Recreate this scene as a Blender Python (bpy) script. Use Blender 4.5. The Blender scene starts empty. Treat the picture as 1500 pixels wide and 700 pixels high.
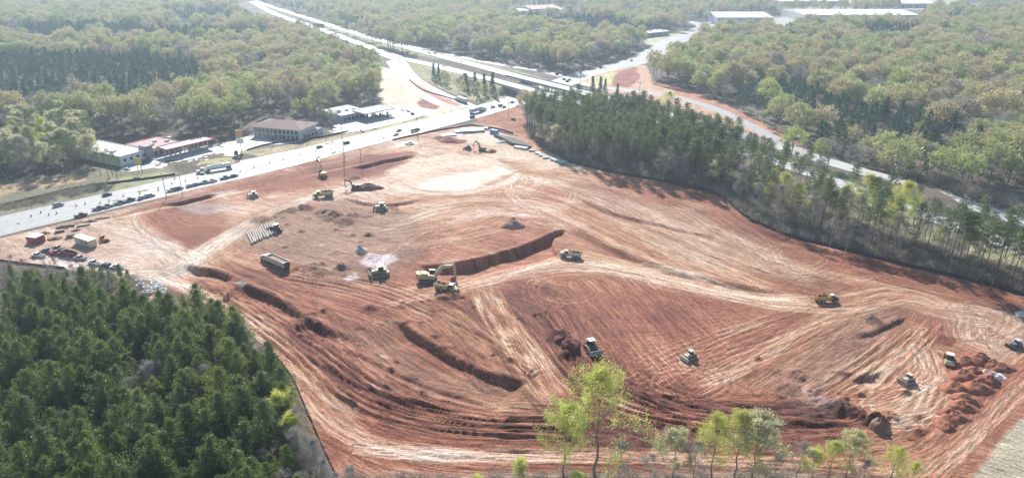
import bpy, math, random, time
import numpy as np
from mathutils import Vector, Matrix

# ------------------------------------------------------------ camera, world, sun, exposure
SC = bpy.context.scene
COL = SC.collection
H = 115.0
PITCH = math.radians(23.3)
CP, SP = math.cos(PITCH), math.sin(PITCH)
cam = bpy.data.cameras.new('camera')
cam.lens = 24; cam.sensor_width = 36; cam.clip_start = 1; cam.clip_end = 20000
camo = bpy.data.objects.new('camera', cam); COL.objects.link(camo)
camo.location = (0, 0, H); camo.rotation_euler = (math.pi/2 - PITCH, 0, 0)
SC.camera = camo
SUN_EL, SUN_AZ = math.radians(35.5), math.radians(-12.4)
W = bpy.data.worlds.new('World'); SC.world = W; W.use_nodes = True
nt = W.node_tree
sky = nt.nodes.new('ShaderNodeTexSky'); sky.sky_type = 'NISHITA'; sky.sun_disc = False
sky.sun_elevation = SUN_EL; sky.sun_rotation = SUN_AZ; sky.altitude = 200; sky.dust_density = 0.8
bg = nt.nodes['Background']; bg.inputs['Strength'].default_value = 0.11
nt.links.new(sky.outputs[0], bg.inputs[0])
sun = bpy.data.lights.new('sun', 'SUN'); sun.energy = 5.0; sun.angle = math.radians(0.5)
sun.color = (1.0, 0.97, 0.93)
suno = bpy.data.objects.new('sun', sun); COL.objects.link(suno)
SDIR = Vector((math.sin(SUN_AZ)*math.cos(SUN_EL), math.cos(SUN_AZ)*math.cos(SUN_EL), math.sin(SUN_EL)))
suno.rotation_euler = SDIR.to_track_quat('Z', 'Y').to_euler(); suno.location = (0, 0, 400)
SC.view_settings.view_transform = 'Standard'; SC.view_settings.look = 'None'
SC.view_settings.exposure = 0.62; SC.view_settings.gamma = 1
SC.cycles.max_bounces = 6; SC.cycles.diffuse_bounces = 2; SC.cycles.glossy_bounces = 2
SC.cycles.transmission_bounces = 4; SC.cycles.volume_bounces = 1; SC.cycles.transparent_max_bounces = 4
SC.cycles.use_denoising = True

rng = np.random.default_rng(7)
R = random.Random(11)

def at(px, py, z=0.0):
    """ground point seen at a photograph position"""
    u = (px-750)/1000; v = (py-350)/1000
    t = (H-z)/(SP+v*CP)
    return (u*t, (CP-v*SP)*t)

def scr(x, y, z):
    zc = y*CP+(H-z)*SP
    return 750+1000*x/zc, 350+1000*((H-z)*CP-y*SP)/zc, zc

# ------------------------------------------------------------ noise and distance fields
_tab = rng.random((8, 256, 256)).astype(np.float32)
def vn(x, y, k=0):
    xi = np.floor(x); yi = np.floor(y)
    fx = (x-xi).astype(np.float32); fy = (y-yi).astype(np.float32)
    fx = fx*fx*(3-2*fx); fy = fy*fy*(3-2*fy)
    xi = xi.astype(np.int64) & 255; yi = yi.astype(np.int64) & 255
    x1 = (xi+1) & 255; y1 = (yi+1) & 255
    t = _tab[k % 8]
    a = t[yi, xi]*(1-fx)+t[yi, x1]*fx
    b = t[y1, xi]*(1-fx)+t[y1, x1]*fx
    return a*(1-fy)+b*fy-0.5
def fbm(x, y, k=0, o=4):
    r = 0; a = 1.0
    for i in range(o):
        r = r+a*vn(x*2**i+i*17.3, y*2**i+i*9.1, k+i); a *= 0.55
    return r
def ss(t):
    t = np.clip(t, 0, 1); return t*t*(3-2*t)

def spline(pts, step=3.0):
    P = np.array(pts, float)
    if len(P) < 3:
        n = max(2, int(np.linalg.norm(P[-1]-P[0])/step)+1)
        return P[0]+(P[-1]-P[0])*np.linspace(0, 1, n)[:, None]
    Q = np.vstack([2*P[0]-P[1], P, 2*P[-1]-P[-2]])
    out = []
    for i in range(1, len(Q)-2):
        p0, p1, p2, p3 = Q[i-1:i+3]
        n = max(1, int(np.linalg.norm(p2-p1)/step))
        for t in np.arange(n)/n:
            out.append(0.5*((2*p1)+(-p0+p2)*t+(2*p0-5*p1+4*p2-p3)*t*t+(-p0+3*p1-3*p2+p3)*t**3))
    out.append(P[-1]); return np.array(out)

def gl(pts, z=0.0):
    return [at(p[0], p[1], p[2] if len(p) > 2 else z) for p in pts]

def pts_dist(X, Y, line):
    """distance of scattered points to a polyline"""
    d = np.full(len(X), 1e9)
    for a, b in zip(line[:-1], line[1:]):
        ab = b-a; L = ab@ab+1e-9
        t = np.clip(((X-a[0])*ab[0]+(Y-a[1])*ab[1])/L, 0, 1)
        d = np.minimum(d, np.hypot(X-a[0]-t*ab[0], Y-a[1]-t*ab[1]))
    return d
def inside(X, Y, poly):
    r = np.zeros(X.shape, bool); n = len(poly); j = n-1
    for i in range(n):
        xi, yi = poly[i]; xj, yj = poly[j]
        if yi != yj:
            r ^= ((yi > Y) != (yj > Y)) & (X < (xj-xi)*(Y-yi)/(yj-yi)+xi)
        j = i
    return r

# ------------------------------------------------------------ roads (centre lines in photo positions)
FZ = 6.5
ART = [(-160,372),(0,331),(100,308),(200,285),(300,262),(400,239),(500,214),(600,189),(680,169),(740,152),(790,136),(820,123),(860,108),(900,98),(938,86),(965,70),(985,58),(1010,50),(1030,40),(1010,32),(985,33)]
NEAR = [(368,2,0),(404,21,0),(475,45,0),(524,63,0),(583,84,1),(635,96,3.5),(690,110,FZ),(724,118,FZ),(765,129,FZ),(815,143,FZ),(880,158,4),(960,178,1),(1040,205,0),(1120,232,0),(1200,258,0),(1300,293,0),(1400,330,0),(1500,367,0),(1640,415,0)]
FAR = [(374,1,0),(400,11,0),(445,25,0),(505,44,0),(545,56,0),(600,71,1),(635,80,3.5),(690,94,FZ),(750,110,FZ),(811,125,FZ),(852,135,FZ),(900,147,4.5),(960,163,1.5),(1040,184,0),(1120,208,0),(1200,233,0),(1300,262,0),(1400,294,0),(1500,326,0),(1640,370,0)]
RAMPF = [(575,62),(635,76),(700,89),(750,98),(790,104),(822,112)]
RAMPN = [(560,80),(583,90),(596,102),(610,117),(643,136),(672,148),(694,158)]
WORK = [(572,90),(582,104),(590,118),(610,134),(640,150),(668,160)]
RAMPE = [(840,120),(880,128),(930,134),(985,142),(1040,157),(1090,180),(1140,206),(1190,232)]
TRIB = [(905,100),(940,92),(990,72),(1003,62),(1010,50)]
def road_line(p, step=6):
    P = [(*at(q[0], q[1], q[2] if len(q) > 2 else 0), q[2] if len(q) > 2 else 0) for q in p]
    return spline(P, step)
L_ART = road_line(ART); L_NEAR = road_line(NEAR); L_FAR = road_line(FAR)
L_RF = road_line(RAMPF); L_RN = road_line(RAMPN); L_WK = road_line(WORK); L_RE = road_line(RAMPE); L_TR = road_line(TRIB)

# ------------------------------------------------------------ ground grid
def grow(v, end, f, mx):
    o = []; st = f
    while abs(v) < abs(end):
        v += math.copysign(st, end); st = min(st*1.18, mx); o.append(v)
    return o
xs = list(np.arange(-285, 335.01, 0.5))
xs = sorted(grow(-285, -3400, 0.8, 90))+xs+grow(335, 3400, 0.8, 90)
ys = []; y = 118.0
while y < 480:
    ys.append(y); y += 0.40*(y/150)**1.12
st = 1.6
while y < 6200:
    ys.append(y); y += st; st = min(st*1.02 if y < 1000 else st*1.07, 90)
ys = sorted(118-np.cumsum(np.minimum(0.8*1.2**np.arange(22), 40)))+ys
GX = np.array(sorted(xs)); GY = np.array(ys)
NX, NY = len(GX), len(GY)
XX, YY = np.meshgrid(GX, GY)
HZ = np.zeros((NY, NX), np.float32)
tone = np.zeros((NY, NX), np.float32)

def window(x0, x1, y0, y1):
    return slice(max(0, np.searchsorted(GY, y0)-1), np.searchsorted(GY, y1)+1), slice(max(0, np.searchsorted(GX, x0)-1), np.searchsorted(GX, x1)+1)

def line_field(pts, half):
    """(window, s, signed d) near a polyline of ground points"""
    L = spline(pts, 3.5) if len(pts) > 2 else np.array(pts, float)
    L = L[:, :2]
    wy, wx = window(L[:, 0].min()-half, L[:, 0].max()+half, L[:, 1].min()-half, L[:, 1].max()+half)
    X = XX[wy, wx]; Y = YY[wy, wx]
    D = np.full(X.shape, 1e6, np.float32); S = np.zeros(X.shape, np.float32); G = np.ones(X.shape, np.float32)
    gx = GX[wx]; gy = GY[wy]; s0 = 0.0
    for a, b in zip(L[:-1], L[1:]):
        ab = b-a; ln = math.hypot(*ab)
        if ln < 1e-6: continue
        i0 = np.searchsorted(gx, min(a[0], b[0])-half); i1 = np.searchsorted(gx, max(a[0], b[0])+half)+1
        j0 = np.searchsorted(gy, min(a[1], b[1])-half); j1 = np.searchsorted(gy, max(a[1], b[1])+half)+1
        x = X[j0:j1, i0:i1]-a[0]; y_ = Y[j0:j1, i0:i1]-a[1]
        t = (x*ab[0]+y_*ab[1])/(ln*ln); tc = np.clip(t, 0, 1)
        d = np.hypot(x-tc*ab[0], y_-tc*ab[1])
        m = d < D[j0:j1, i0:i1]
        D[j0:j1, i0:i1] = np.where(m, d, D[j0:j1, i0:i1])
        S[j0:j1, i0:i1] = np.where(m, s0+tc*ln, S[j0:j1, i0:i1])
        G[j0:j1, i0:i1] = np.where(m, np.sign(ab[0]*y_-ab[1]*x), G[j0:j1, i0:i1])
        s0 += ln
    return (wy, wx), S, D, G, s0

def poly_mask(pts, soft=3.0, wob=0.0):
    P = np.array(gl(pts)); pad = soft+abs(wob)*2+2
    wy, wx = window(P[:, 0].min()-pad, P[:, 0].max()+pad, P[:, 1].min()-pad, P[:, 1].max()+pad)
    X = XX[wy, wx]; Y = YY[wy, wx]
    if wob:
        X = X+wob*fbm(X/14, Y/14, 1, 3); Y = Y+wob*fbm(X/14+50, Y/14, 2, 3)
    ins = inside(X, Y, P)
    d = np.full(X.shape, 1e6)
    for a, b in zip(P, np.roll(P, -1, 0)):
        ab = b-a; L = ab@ab+1e-9
        t = np.clip(((X-a[0])*ab[0]+(Y-a[1])*ab[1])/L, 0, 1)
        d = np.minimum(d, np.hypot(X-a[0]-t*ab[0], Y-a[1]-t*ab[1]))
    sd = np.where(ins, d, -d)
    return (wy, wx), ss(0.5+sd/(2*soft)).astype(np.float32)

# ---- base colours of the country around the site
base = np.empty((NY, NX, 3), np.float32)
n1 = fbm(XX/30, YY/30, 0, 4); n2 = fbm(XX/6, YY/6, 3, 3)
base[:] = (0.135, 0.11, 0.078)
base *= (1+0.5*n1+0.3*n2)[..., None]
def paint(pts, c, soft=3.0, wob=4.0, var=0.25, k=2):
    w, m = poly_mask(pts, soft, wob)
    v = 1+var*fbm(XX[w]/8, YY[w]/8, k, 4)*1.5
    base[w] = base[w]*(1-m[..., None])+m[..., None]*np.array(c, np.float32)*v[..., None]
paint([(-150,300),(0,266),(150,243),(240,238),(262,256),(180,277),(90,298),(0,320),(-150,360)], (.20,.185,.11))
paint([(-100,290),(0,272),(120,257),(128,265),(60,275),(0,285),(-100,305)], (.44,.31,.17), 1.5, 2)
paint([(165,262),(235,252),(262,254),(240,264),(170,280)], (.30,.30,.15), 1.5, 1)
paint([(345,222),(400,216),(470,206),(530,189),(560,191),(500,207),(430,220),(380,229)], (.38,.31,.19), 1.5, 1)
paint([(352,214),(375,207),(380,214),(360,222)], (.27,.32,.10), 1, 1)
paint([(548,186),(660,163),(700,157),(640,176),(560,193)], (.36,.38,.18), 1.5, 1)
paint([(586,88),(640,97),(730,125),(760,142),(700,150),(650,132),(612,112)], (.30,.29,.15), 2, 2)
paint([(556,98),(590,104),(620,130),(690,156),(640,172),(580,166),(556,145)], (.66,.53,.38), 2, 3)
paint([(600,116),(630,134),(680,150),(668,160),(620,148),(604,134)], (.55,.25,.18), 2, 3)
paint([(610,152),(632,142),(658,148),(640,160),(618,162)], (.26,.11,.085), 2, 4)
paint([(470,40),(560,70),(640,92),(740,116),(760,113),(640,84),(560,58),(480,38)], (.26,.28,.13), 2, 2)
paint([(640,76),(760,104),(815,122),(760,108),(640,82)], (.27,.24,.16), 2, 2)
paint([(846,118),(900,98),(945,96),(960,126),(1010,138),(1060,160),(1150,215),(1120,212),(1040,172),(960,148),(870,132)], (.52,.33,.23), 2, 4)
paint([(893,112),(930,98),(938,112),(925,128),(900,127)], (.30,.12,.085), 1.5, 4)
paint([(862,118),(900,104),(895,124),(870,127)], (.50,.48,.22), 2, 3)
paint([(958,118),(1010,132),(1080,160),(1170,210),(1200,228),(1170,222),(1080,175),(1000,143)], (.45,.22,.14), 2, 4)
paint([(1120,222),(1200,246),(1300,278),(1420,312),(1560,358),(1560,372),(1420,330),(1300,293),(1200,262),(1120,238)], (.17,.24,.055), 3, 3)
paint([(1100,236),(1200,270),(1300,306),(1400,346),(1560,402),(1560,440),(1450,425),(1350,398),(1240,372),(1150,345),(1110,315),(1070,290),(1000,262)], (.17,.135,.095), 4, 6, .5)
paint([(1180,262),(1300,303),(1400,340),(1560,395),(1560,420),(1400,365),(1300,325),(1200,282)], (.27,.25,.14), 4, 4, .4)
paint([(945,52),(1000,42),(1015,52),(1003,62),(975,72),(945,66)], (.40,.38,.20), 3, 3)
paint([(940,60),(965,54),(1000,70),(1010,85),(990,90),(960,80)], (.46,.44,.28), 3, 3)
paint([(1350,8),(1500,2),(1700,10),(1640,26),(1420,20)], (.42,.34,.22), 6, 6)
paint([(1030,30),(1160,25),(1400,24),(1400,36),(1180,36),(1130,46),(1035,46)], (.42,.40,.36), 6, 4)
paint([(1130,0),(1420,-2),(1420,16),(1150,14)], (.38,.36,.30), 6, 4)
paint([(1080,108),(1110,112),(1150,130),(1130,134),(1090,122)], (.45,.40,.24), 3, 3)
# ---- the bared soil of the site
SITE = [(-260,415),(0,348),(60,336),(150,312),(250,286),(330,266),(420,246),(520,220),(600,200),(660,186),(700,180),(700,168),(762,156),(772,182),(790,214),(830,236),(860,243),(900,253),(960,264),(1030,279),(1065,292),(1095,318),(1150,345),(1230,365),(1330,390),(1420,412),(1500,434),(1760,520),(1760,980),(1250,980),(1330,699),(1200,697),(900,694),(650,700),(600,830),(560,830),(492,700),(470,652),(447,600),(425,552),(390,508),(340,475),(300,450),(262,432),(236,418),(196,404),(120,396),(60,392),(0,388),(-260,440)]
WS, ms = poly_mask(SITE, 0.9, 1.6)
X = XX[WS]; Y = YY[WS]
SX, SY = X, Y
hs = HZ[WS]
tn = (0.47+0.16*fbm(X/28, Y/28, 4, 4)+0.10*fbm(X/5, Y/5, 5, 3)).astype(np.float32)
# a gentle lie of the land and general streaks that run with the traffic
ca, sa = math.cos(-0.5), math.sin(-0.5)
u = X*ca+Y*sa+3*fbm(X/40, Y/40, 1, 2)*6; v = -X*sa+Y*ca+3*fbm(X/40, Y/40, 2, 2)*4
tn += 0.22*vn(u/26, v/1.5, 3)+0.14*vn(u/10, v/0.7, 4)
hs += 0.5*fbm(X/45, Y/45, 6, 3)+0.10*fbm(X/3.0, Y/3.0, 2, 3)
mud = np.zeros_like(tn); mudc = np.zeros(tn.shape+(3,), np.float32)
Hs = np.zeros((NY, NX), np.float32); Hs[WS] = hs
T = np.zeros((NY, NX), np.float32); T[WS] = tn
FL = np.zeros((NY, NX, 3), np.float32); FL[..., 0] = XX*.7; FL[..., 1] = YY*.7
FL[WS+(0,)] = u/6; FL[WS+(1,)] = v*2.0
MU = np.zeros((NY, NX), np.float32); MC = np.zeros((NY, NX, 3), np.float32)

def tint(pts, dt=0.0, base_t=None, soft=4, wob=6):
    w, m = poly_mask(pts, soft, wob)
    if base_t is not None: T[w] = T[w]*(1-m*0.75)+m*0.75*base_t
    T[w] += m*dt
def mudp(pts, c, soft=4, wob=6, a=1.0):
    w, m = poly_mask(pts, soft, wob)
    m = m*a
    MC[w] = MC[w]*(1-m[..., None])+m[..., None]*np.array(c, np.float32)
    MU[w] = np.maximum(MU[w], m)
def swath(pts, Wd, t, amp=0.3, rut=0.1, fine=1.3, edge=0.35, k=0, strength=0.9, ln=24):
    (w), S, D, G, tot = line_field(gl(pts), Wd/2)
    d = D*G
    m = ss((1-D/(Wd/2))/edge)*ss(S/12+0.15)*ss((tot-S)/12+0.15)*strength
    st = vn(S/ln+k*31, d/fine+k*7, k)+0.7*vn(S/9+k*13, d/(fine*0.45), k+1)
    big = vn(S/60+k*5, d/(fine*3.6), k+2)
    sv = np.tanh((st*0.9+big*0.6)*2.2)*0.5
    T[w] = T[w]*(1-m)+m*(t+amp*sv+0.35*(T[w]-0.5))
    Hs[w] += m*rut*(st*2.4+big*1.3)
    q = m > .3; FL[w+(0,)][q] = (S/6+k*9)[q]; FL[w+(1,)][q] = (d*2.0)[q]
def tracks(pts, gap=2.3, wd=0.42, dt=0.16, dep=0.05, twin=True, win=(0, 1)):
    (w), S, D, G, tot = line_field(gl(pts), gap/2+1.5)
    d = np.abs(D-gap/2) if twin else D
    m = ss(1.25-d/wd)*(0.45+1.1*np.clip(0.3+1.5*vn(S/7, S*0+tot, 3), 0, 1))*(ss((S/tot-win[0])*9) if win[0] > 0 else 1)*(ss((win[1]-S/tot)*9) if win[1] < 1 else 1)
    T[w] += m*dt*(np.clip((1.0-T[w])*2.2, 0, 1) if dt > 0 else 1); Hs[w] -= m*dep*1.8; Hs[w] += ss(1.25-np.abs(np.abs(D-gap/2)-.75)/.45)*dep*.9*(1-m)
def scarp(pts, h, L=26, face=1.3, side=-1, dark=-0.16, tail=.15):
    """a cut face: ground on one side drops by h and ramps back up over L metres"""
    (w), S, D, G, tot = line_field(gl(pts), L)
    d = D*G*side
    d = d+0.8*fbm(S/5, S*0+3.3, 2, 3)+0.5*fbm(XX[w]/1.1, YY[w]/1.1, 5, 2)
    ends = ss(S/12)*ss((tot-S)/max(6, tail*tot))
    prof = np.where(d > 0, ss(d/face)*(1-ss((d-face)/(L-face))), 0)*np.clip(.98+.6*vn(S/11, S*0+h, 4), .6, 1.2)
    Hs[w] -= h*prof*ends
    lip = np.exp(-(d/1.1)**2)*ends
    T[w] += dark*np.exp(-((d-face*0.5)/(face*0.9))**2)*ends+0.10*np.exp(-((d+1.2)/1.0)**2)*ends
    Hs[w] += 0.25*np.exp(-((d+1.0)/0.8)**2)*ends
def bump(px, py, r, h, dt=0.0, rough=0.35, k=0, ax=1.0):
    x0, y0 = at(px, py)
    w = window(x0-2*r, x0+2*r, y0-2*r, y0+2*r)
    dx = (XX[w]-x0)/ax; dy = YY[w]-y0
    rr = np.hypot(dx, dy)/r*(1+0.5*fbm(XX[w]/3, YY[w]/3, k, 3))
    m = ss(1-rr)
    Hs[w] += h*m*(1+rough*fbm(XX[w]/1.3, YY[w]/1.3, k+1, 3)*1.6)
    T[w] += dt*ss(1.6-1.6*rr)
def pale(pts, Wd, t=0.9, amp=0.22, k=0, rut=0.05): swath(pts, Wd*.82, t-.10, amp*1.35, rut, .9, 0.6, k)
# ------------------------------------------------------------ the site: soil zones
tint([(0,345),(200,296),(420,246),(600,198),(690,178),(790,214),(860,250),(760,300),(600,330),(430,420),(240,420),(0,390)], 0.24, None, 14, 14)  # distance haze put into the soil tone: upper left painted paler
tint([(262,398),(350,420),(480,500),(600,470),(700,430),(800,470),(860,560),(960,600),(960,650),(700,650),(520,600),(400,500)], -0.15, None, 10, 12)
tint([(168,314),(240,285),(300,290),(330,320),(330,345),(272,368),(200,330)], 0, 0.30, 4, 6)
tint([(230,296),(400,252),(500,240),(580,225),(600,240),(520,262),(420,280),(330,292),(250,312)], 0, 0.32, 5, 8)
tint([(440,240),(540,224),(590,236),(560,258),(470,262)], 0, 0.26, 4, 6)
tint([(508,246),(560,228),(600,222),(612,226),(560,246),(520,258)], 0, 0.24, 3, 4)
tint([(700,190),(790,214),(860,240),(860,256),(780,244),(700,226)], 0.12, 0.66, 5, 7)
tint([(760,255),(860,262),(960,300),(1040,360),(1000,380),(880,340),(780,300)], 0.02, 0.52, 8, 8)
tint([(1070,292),(1160,350),(1330,392),(1500,436),(1600,500),(1480,470),(1330,428),(1180,392),(1090,340)], 0, 0.36, 4, 7)
tint([(820,410),(930,400),(1060,440),(1180,455),(1230,470),(1100,560),(960,560),(860,470)], 0, 0.35, 8, 8)
tint([(1180,600),(1290,600),(1390,560),(1400,600),(1320,660),(1200,650)], 0, 0.50, 5, 6)
mudp([(-200,400),(0,346),(70,334),(160,318),(235,350),(262,392),(200,402),(60,388),(0,384),(-200,430)], (.62,.50,.38), 6, 6, .75)
mudp([(0,346),(200,300),(420,252),(600,206),(690,188),(690,194),(560,224),(330,274),(150,320),(0,360)], (.62,.49,.38), 2.5, 3, .7)
mudp([(345,335),(420,302),(520,292),(600,318),(640,352),(610,382),(540,408),(450,404),(400,372),(350,362)], (.34,.25,.175), 7, 8, .85)
tint([(345,335),(420,302),(520,292),(600,318),(640,352),(610,382),(540,408),(450,404),(400,372),(350,362)], 0, .42, 7, 8)
mudp([(430,372),(520,362),(600,380),(560,414),(460,410)], (.33,.24,.165), 5, 6, .8)
mudp([(560,250),(600,236),(655,224),(715,230),(768,248),(735,263),(664,284),(588,272)], (.66,.50,.38), 3, 4, .9)
mudp([(1110,560),(1200,505),(1290,448),(1345,460),(1330,480),(1250,545),(1180,610)], (.33,.205,.155), 5, 5, .75)
mudp([(1010,300),(1110,352),(1190,395),(1200,420),(1120,405),(1010,355),(930,310)], (.50,.36,.245), 8, 8, .7)
mudp([(860,268),(960,305),(1060,360),(1130,400),(1040,385),(930,330),(850,290)], (.45,.31,.22), 8, 8, .6)
mudp([(560,600),(800,625),(860,640),(700,640)], (.36,.20,.13), 6, 6, .4)
mudp([(480,475),(560,480),(640,530),(760,560),(800,600),(640,590),(540,540)], (.45,.27,.175), 6, 7, .7)
mudp([(1370,470),(1440,440),(1500,450),(1540,500),(1470,520),(1400,500)], (.52,.37,.27), 6, 6, .6)

# ------------------------------------------------------------ the site: traffic lanes and streaks
swath([(480,330),(560,345),(640,335),(760,312),(830,318)], 50, .58, .30, .10, 1.4, .4, 1)
swath([(560,300),(700,292),(800,300),(900,345),(1010,392),(1120,430)], 34, .60, .36, .12, 1.5, .4, 2)
swath([(760,262),(850,285),(950,328),(1060,378),(1170,418)], 36, .55, .34, .10, 1.6, .4, 3)
swath([(800,250),(900,270),(1010,302),(1080,345),(1180,385),(1330,420),(1480,455)], 26, .52, .34, .12, 1.5, .4, 4)
swath([(1030,300),(1090,335),(1180,375),(1300,405),(1420,436),(1520,470)], 18, .34, .26, .14, 1.3, .4, 5)
swath([(330,400),(430,425),(540,455),(640,500),(760,565)], 60, .40, .34, .16, 1.5, .4, 6)
swath([(600,420),(680,455),(740,500),(800,560)], 42, .38, .32, .14, 1.4, .4, 7)
swath([(262,402),(330,430),(400,470),(470,530),(540,590),(640,628),(780,640),(960,640)], 40, .38, .42, .20, 1.7, .35, 0)
swath([(480,470),(560,545),(660,598),(800,618)], 26, .42, .34, .16, 1.2, .5, 1)
swath([(500,485),(600,560),(720,590),(820,598)], 16, .48, .30, .10, .9, .5, 2)
swath([(380,470),(450,540),(520,600),(620,640),(760,650),(900,652)], 12, .30, .40, .22, 1.5, .4, 3)
swath([(735,420),(785,480),(840,550),(900,605),(1000,632),(1140,636),(1290,628)], 38, .25, .26, .24, 1.6, .3, 4)
swath([(860,470),(900,540),(980,590),(1100,618),(1250,616)], 20, .24, .34, .30, 1.5, .35, 5)
swath([(740,415),(800,440),(850,480),(890,530)], 26, .27, .22, .12, 1.4, .5, 6)
swath([(1110,590),(1200,612),(1290,600)], 14, .30, .34, .22, 1.2, .5, 7)
swath([(850,400),(900,440),(960,510),(1010,570)], 62, .35, .20, .04, 1.7, .3, 0, ln=60)
swath([(1060,560),(1160,510),(1260,470),(1330,440)], 40, .47, .26, .06, 1.3, .4, 1)
swath([(1000,575),(1110,520),(1200,470),(1300,440)], 12, .52, .34, .08, 1.0, .5, 2)
swath([(1175,600),(1250,552),(1320,500),(1360,455)], 16, .52, .34, .12, 1.1, .5, 3)
swath([(1235,590),(1300,540),(1360,480)], 14, .52, .40, .18, 1.3, .5, 4)
swath([(1240,610),(1320,600),(1390,560),(1380,510)], 22, .58, .34, .08, .9, .6, 5)
swath([(1390,440),(1430,470),(1440,500),(1480,490)], 26, .64, .34, .10, 1.0, .5, 6)
swath([(1300,432),(1380,455),(1460,470),(1560,520)], 20, .60, .34, .08, 1.1, .4, 7)
swath([(1150,625),(1230,640),(1330,660)], 14, .36, .3, .12, 1.2, .5, 7)
# haul roads worn pale
pale([(560,432),(640,425),(720,402),(800,388),(880,390),(960,405),(1050,425),(1140,442),(1230,446),(1320,432),(1400,455)], 22, .80, .36, 3, .12)
pale([(700,418),(760,396),(840,372),(900,378),(1000,402),(1100,430),(1200,440)], 12, .86, .30, 4, .08)
pale([(250,398),(320,352),(380,320),(450,292),(530,272),(610,252),(680,238),(720,236)], 14, .92, .16, 5)
pale([(190,408),(250,396),(330,352),(380,322)], 16, .93, .14, 6)
pale([(0,375),(100,392),(180,402),(240,402),(310,440),(370,490),(425,545),(470,600),(530,645),(600,662),(700,668)], 12, .84, .22, 7)
pale([(225,400),(270,420),(350,462),(420,520),(480,580),(560,630)], 11, .76, .36, 0, .12)
pale([(500,655),(600,664),(750,668),(900,668),(1050,672),(1200,678),(1330,688),(1400,655),(1450,610),(1520,545)], 9, .88, .16, 1, .06)
pale([(1370,700),(1430,640),(1480,590),(1540,530)], 6, .84, .2, 3, .05)
pale([(1330,715),(1400,640),(1470,570),(1530,510)], 16, .60, .2, 2, .05)
pale([(1140,660),(1270,668),(1340,655),(1400,610),(1460,555),(1530,505)], 15, .58, .14, 4, .03)
pale([(700,238),(760,256),(800,268),(860,280),(940,310)], 9, .82, .25, 5, .06)
pale([(760,250),(745,275),(760,296),(800,318)], 9, .76, .25, 6, .06)
pale([(600,262),(580,275),(640,284),(700,280),(748,264),(760,250)], 9, .92, .12, 7, .03)
pale([(640,335),(580,365),(545,396)], 7, .68, .25, 0, .08)
pale([(110,320),(200,345),(290,380),(250,398)], 12, .82, .18, 1, .05)
pale([(197,312),(200,330),(225,352),(260,372)], 4, .86, .2, 2, .05)
pale([(0,352),(80,338),(170,320),(260,300),(380,276)], 7, .86, .14, 3, .03)
pale([(430,262),(520,243),(600,232),(660,222),(720,226)], 5, .80, .2, 4, .04)
pale([(530,190),(620,190),(700,184),(760,200),(800,222)], 9, .80, .24, 5, .04)
pale([(480,330),(560,335),(640,310),(700,300)], 12, .74, .28, 6, .08)
pale([(1090,575),(1180,520),(1270,462)], 5, .74, .2, 7, .05)
# the diagonal lane with white worn dashes
swath([(705,418),(735,470),(770,520),(800,565),(830,600)], 14, .70, .62, .12, .9, .3, 0, ln=7)
tint([(165,326),(200,312),(292,384),(262,396),(180,352)], 0, .90, 3, 3)
# white ballast and concrete washings
mudp([(160,396),(196,388),(275,412),(292,426),(262,428),(200,410)], (.70,.62,.53), 3, 4, .7)
mudp([(60,372),(150,384),(190,402),(120,402),(40,384)], (.72,.66,.57), 2, 3, .8)
mudp([(620,270),(664,256),(742,244),(752,252),(668,284),(612,278)], (.84,.75,.63), 3, 5, .9)
mudp([(255,302),(290,296),(325,300),(340,308),(300,316),(265,310)], (.46,.40,.37), 3, 3, .9)
mudp([(306,284),(345,277),(352,281),(320,290)], (.74,.60,.50), 1, 1.5, .9)
mudp([(524,384),(538,370),(560,374),(578,372),(582,380),(568,388),(562,396),(545,396)], (.84,.83,.80), 1, 2, 1)
mudp([(502,408),(512,404),(524,408),(508,412)], (.9,.9,.88), .6, 1.5, 1)
mudp([(516,398),(522,402),(526,408),(520,410)], (.85,.82,.78), .6, 1, 1)
mudp([(596,214),(575,218),(585,208),(600,206),(614,210)], (.8,.74,.66), 1.5, 2, .8)
mudp([(640,196),(690,186),(740,194),(750,210),(720,214),(660,208)], (.70,.60,.50), 3, 4, .8)
mudp([(1180,575),(1200,580),(1240,590),(1250,600),(1220,608),(1185,595)], (.50,.38,.35), 3, 3, .8)
mudp([(340,416),(352,412),(364,415),(356,420)], (.75,.65,.56), .8, 1, .9)
for q in [(560,521,14,5),(575,470,8,4),(690,500,6,3),(556,520,12,3),(470,360,6,3),(820,535,5,3)]:
    mudp([(q[0]-q[2],q[1]),(q[0],q[1]-q[3]),(q[0]+q[2],q[1]),(q[0],q[1]+q[3])], (.72,.58,.48), 1, 3, .7)

# ------------------------------------------------------------ wheel and crawler tracks
rt = random.Random(5)
def fam(p0, p1, n, jit=8, dt=.2, gap=2.3, wd=.5, lo=0, hi=1, dep=.04):
    dt *= .72; wd = .42; n = int(n*1.25)
    for i in range(n):
        f = lo+(hi-lo)*(i+rt.random()*.6)/n
        pts = [(a[0]+(b[0]-a[0])*f+rt.uniform(-jit, jit), a[1]+(b[1]-a[1])*f+rt.uniform(-jit, jit)*.5) for a, b in zip(p0, p1)]
        a_ = rt.uniform(-.3, .35); tracks(pts, gap, wd, dt*rt.uniform(.4, 1.4), dep*rt.uniform(.4, 1.5), win=(max(0, a_), min(1, a_+rt.uniform(.45, 1.2))))
fam([(815,420),(860,480),(910,545),(950,585)], [(960,400),(1020,450),(1080,500),(1110,540)], 22, 5, .15)
fam([(900,545),(1000,500),(1150,450)], [(1010,590),(1150,520),(1310,450)], 16, 14, .17)
fam([(880,470),(980,470),(1120,455)], [(940,560),(1050,560),(1200,500)], 9, 12, .16)
fam([(1200,640),(1290,610),(1340,560),(1330,510)], [(1330,650),(1390,600),(1390,540),(1370,490)], 12, 10, .2)
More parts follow.
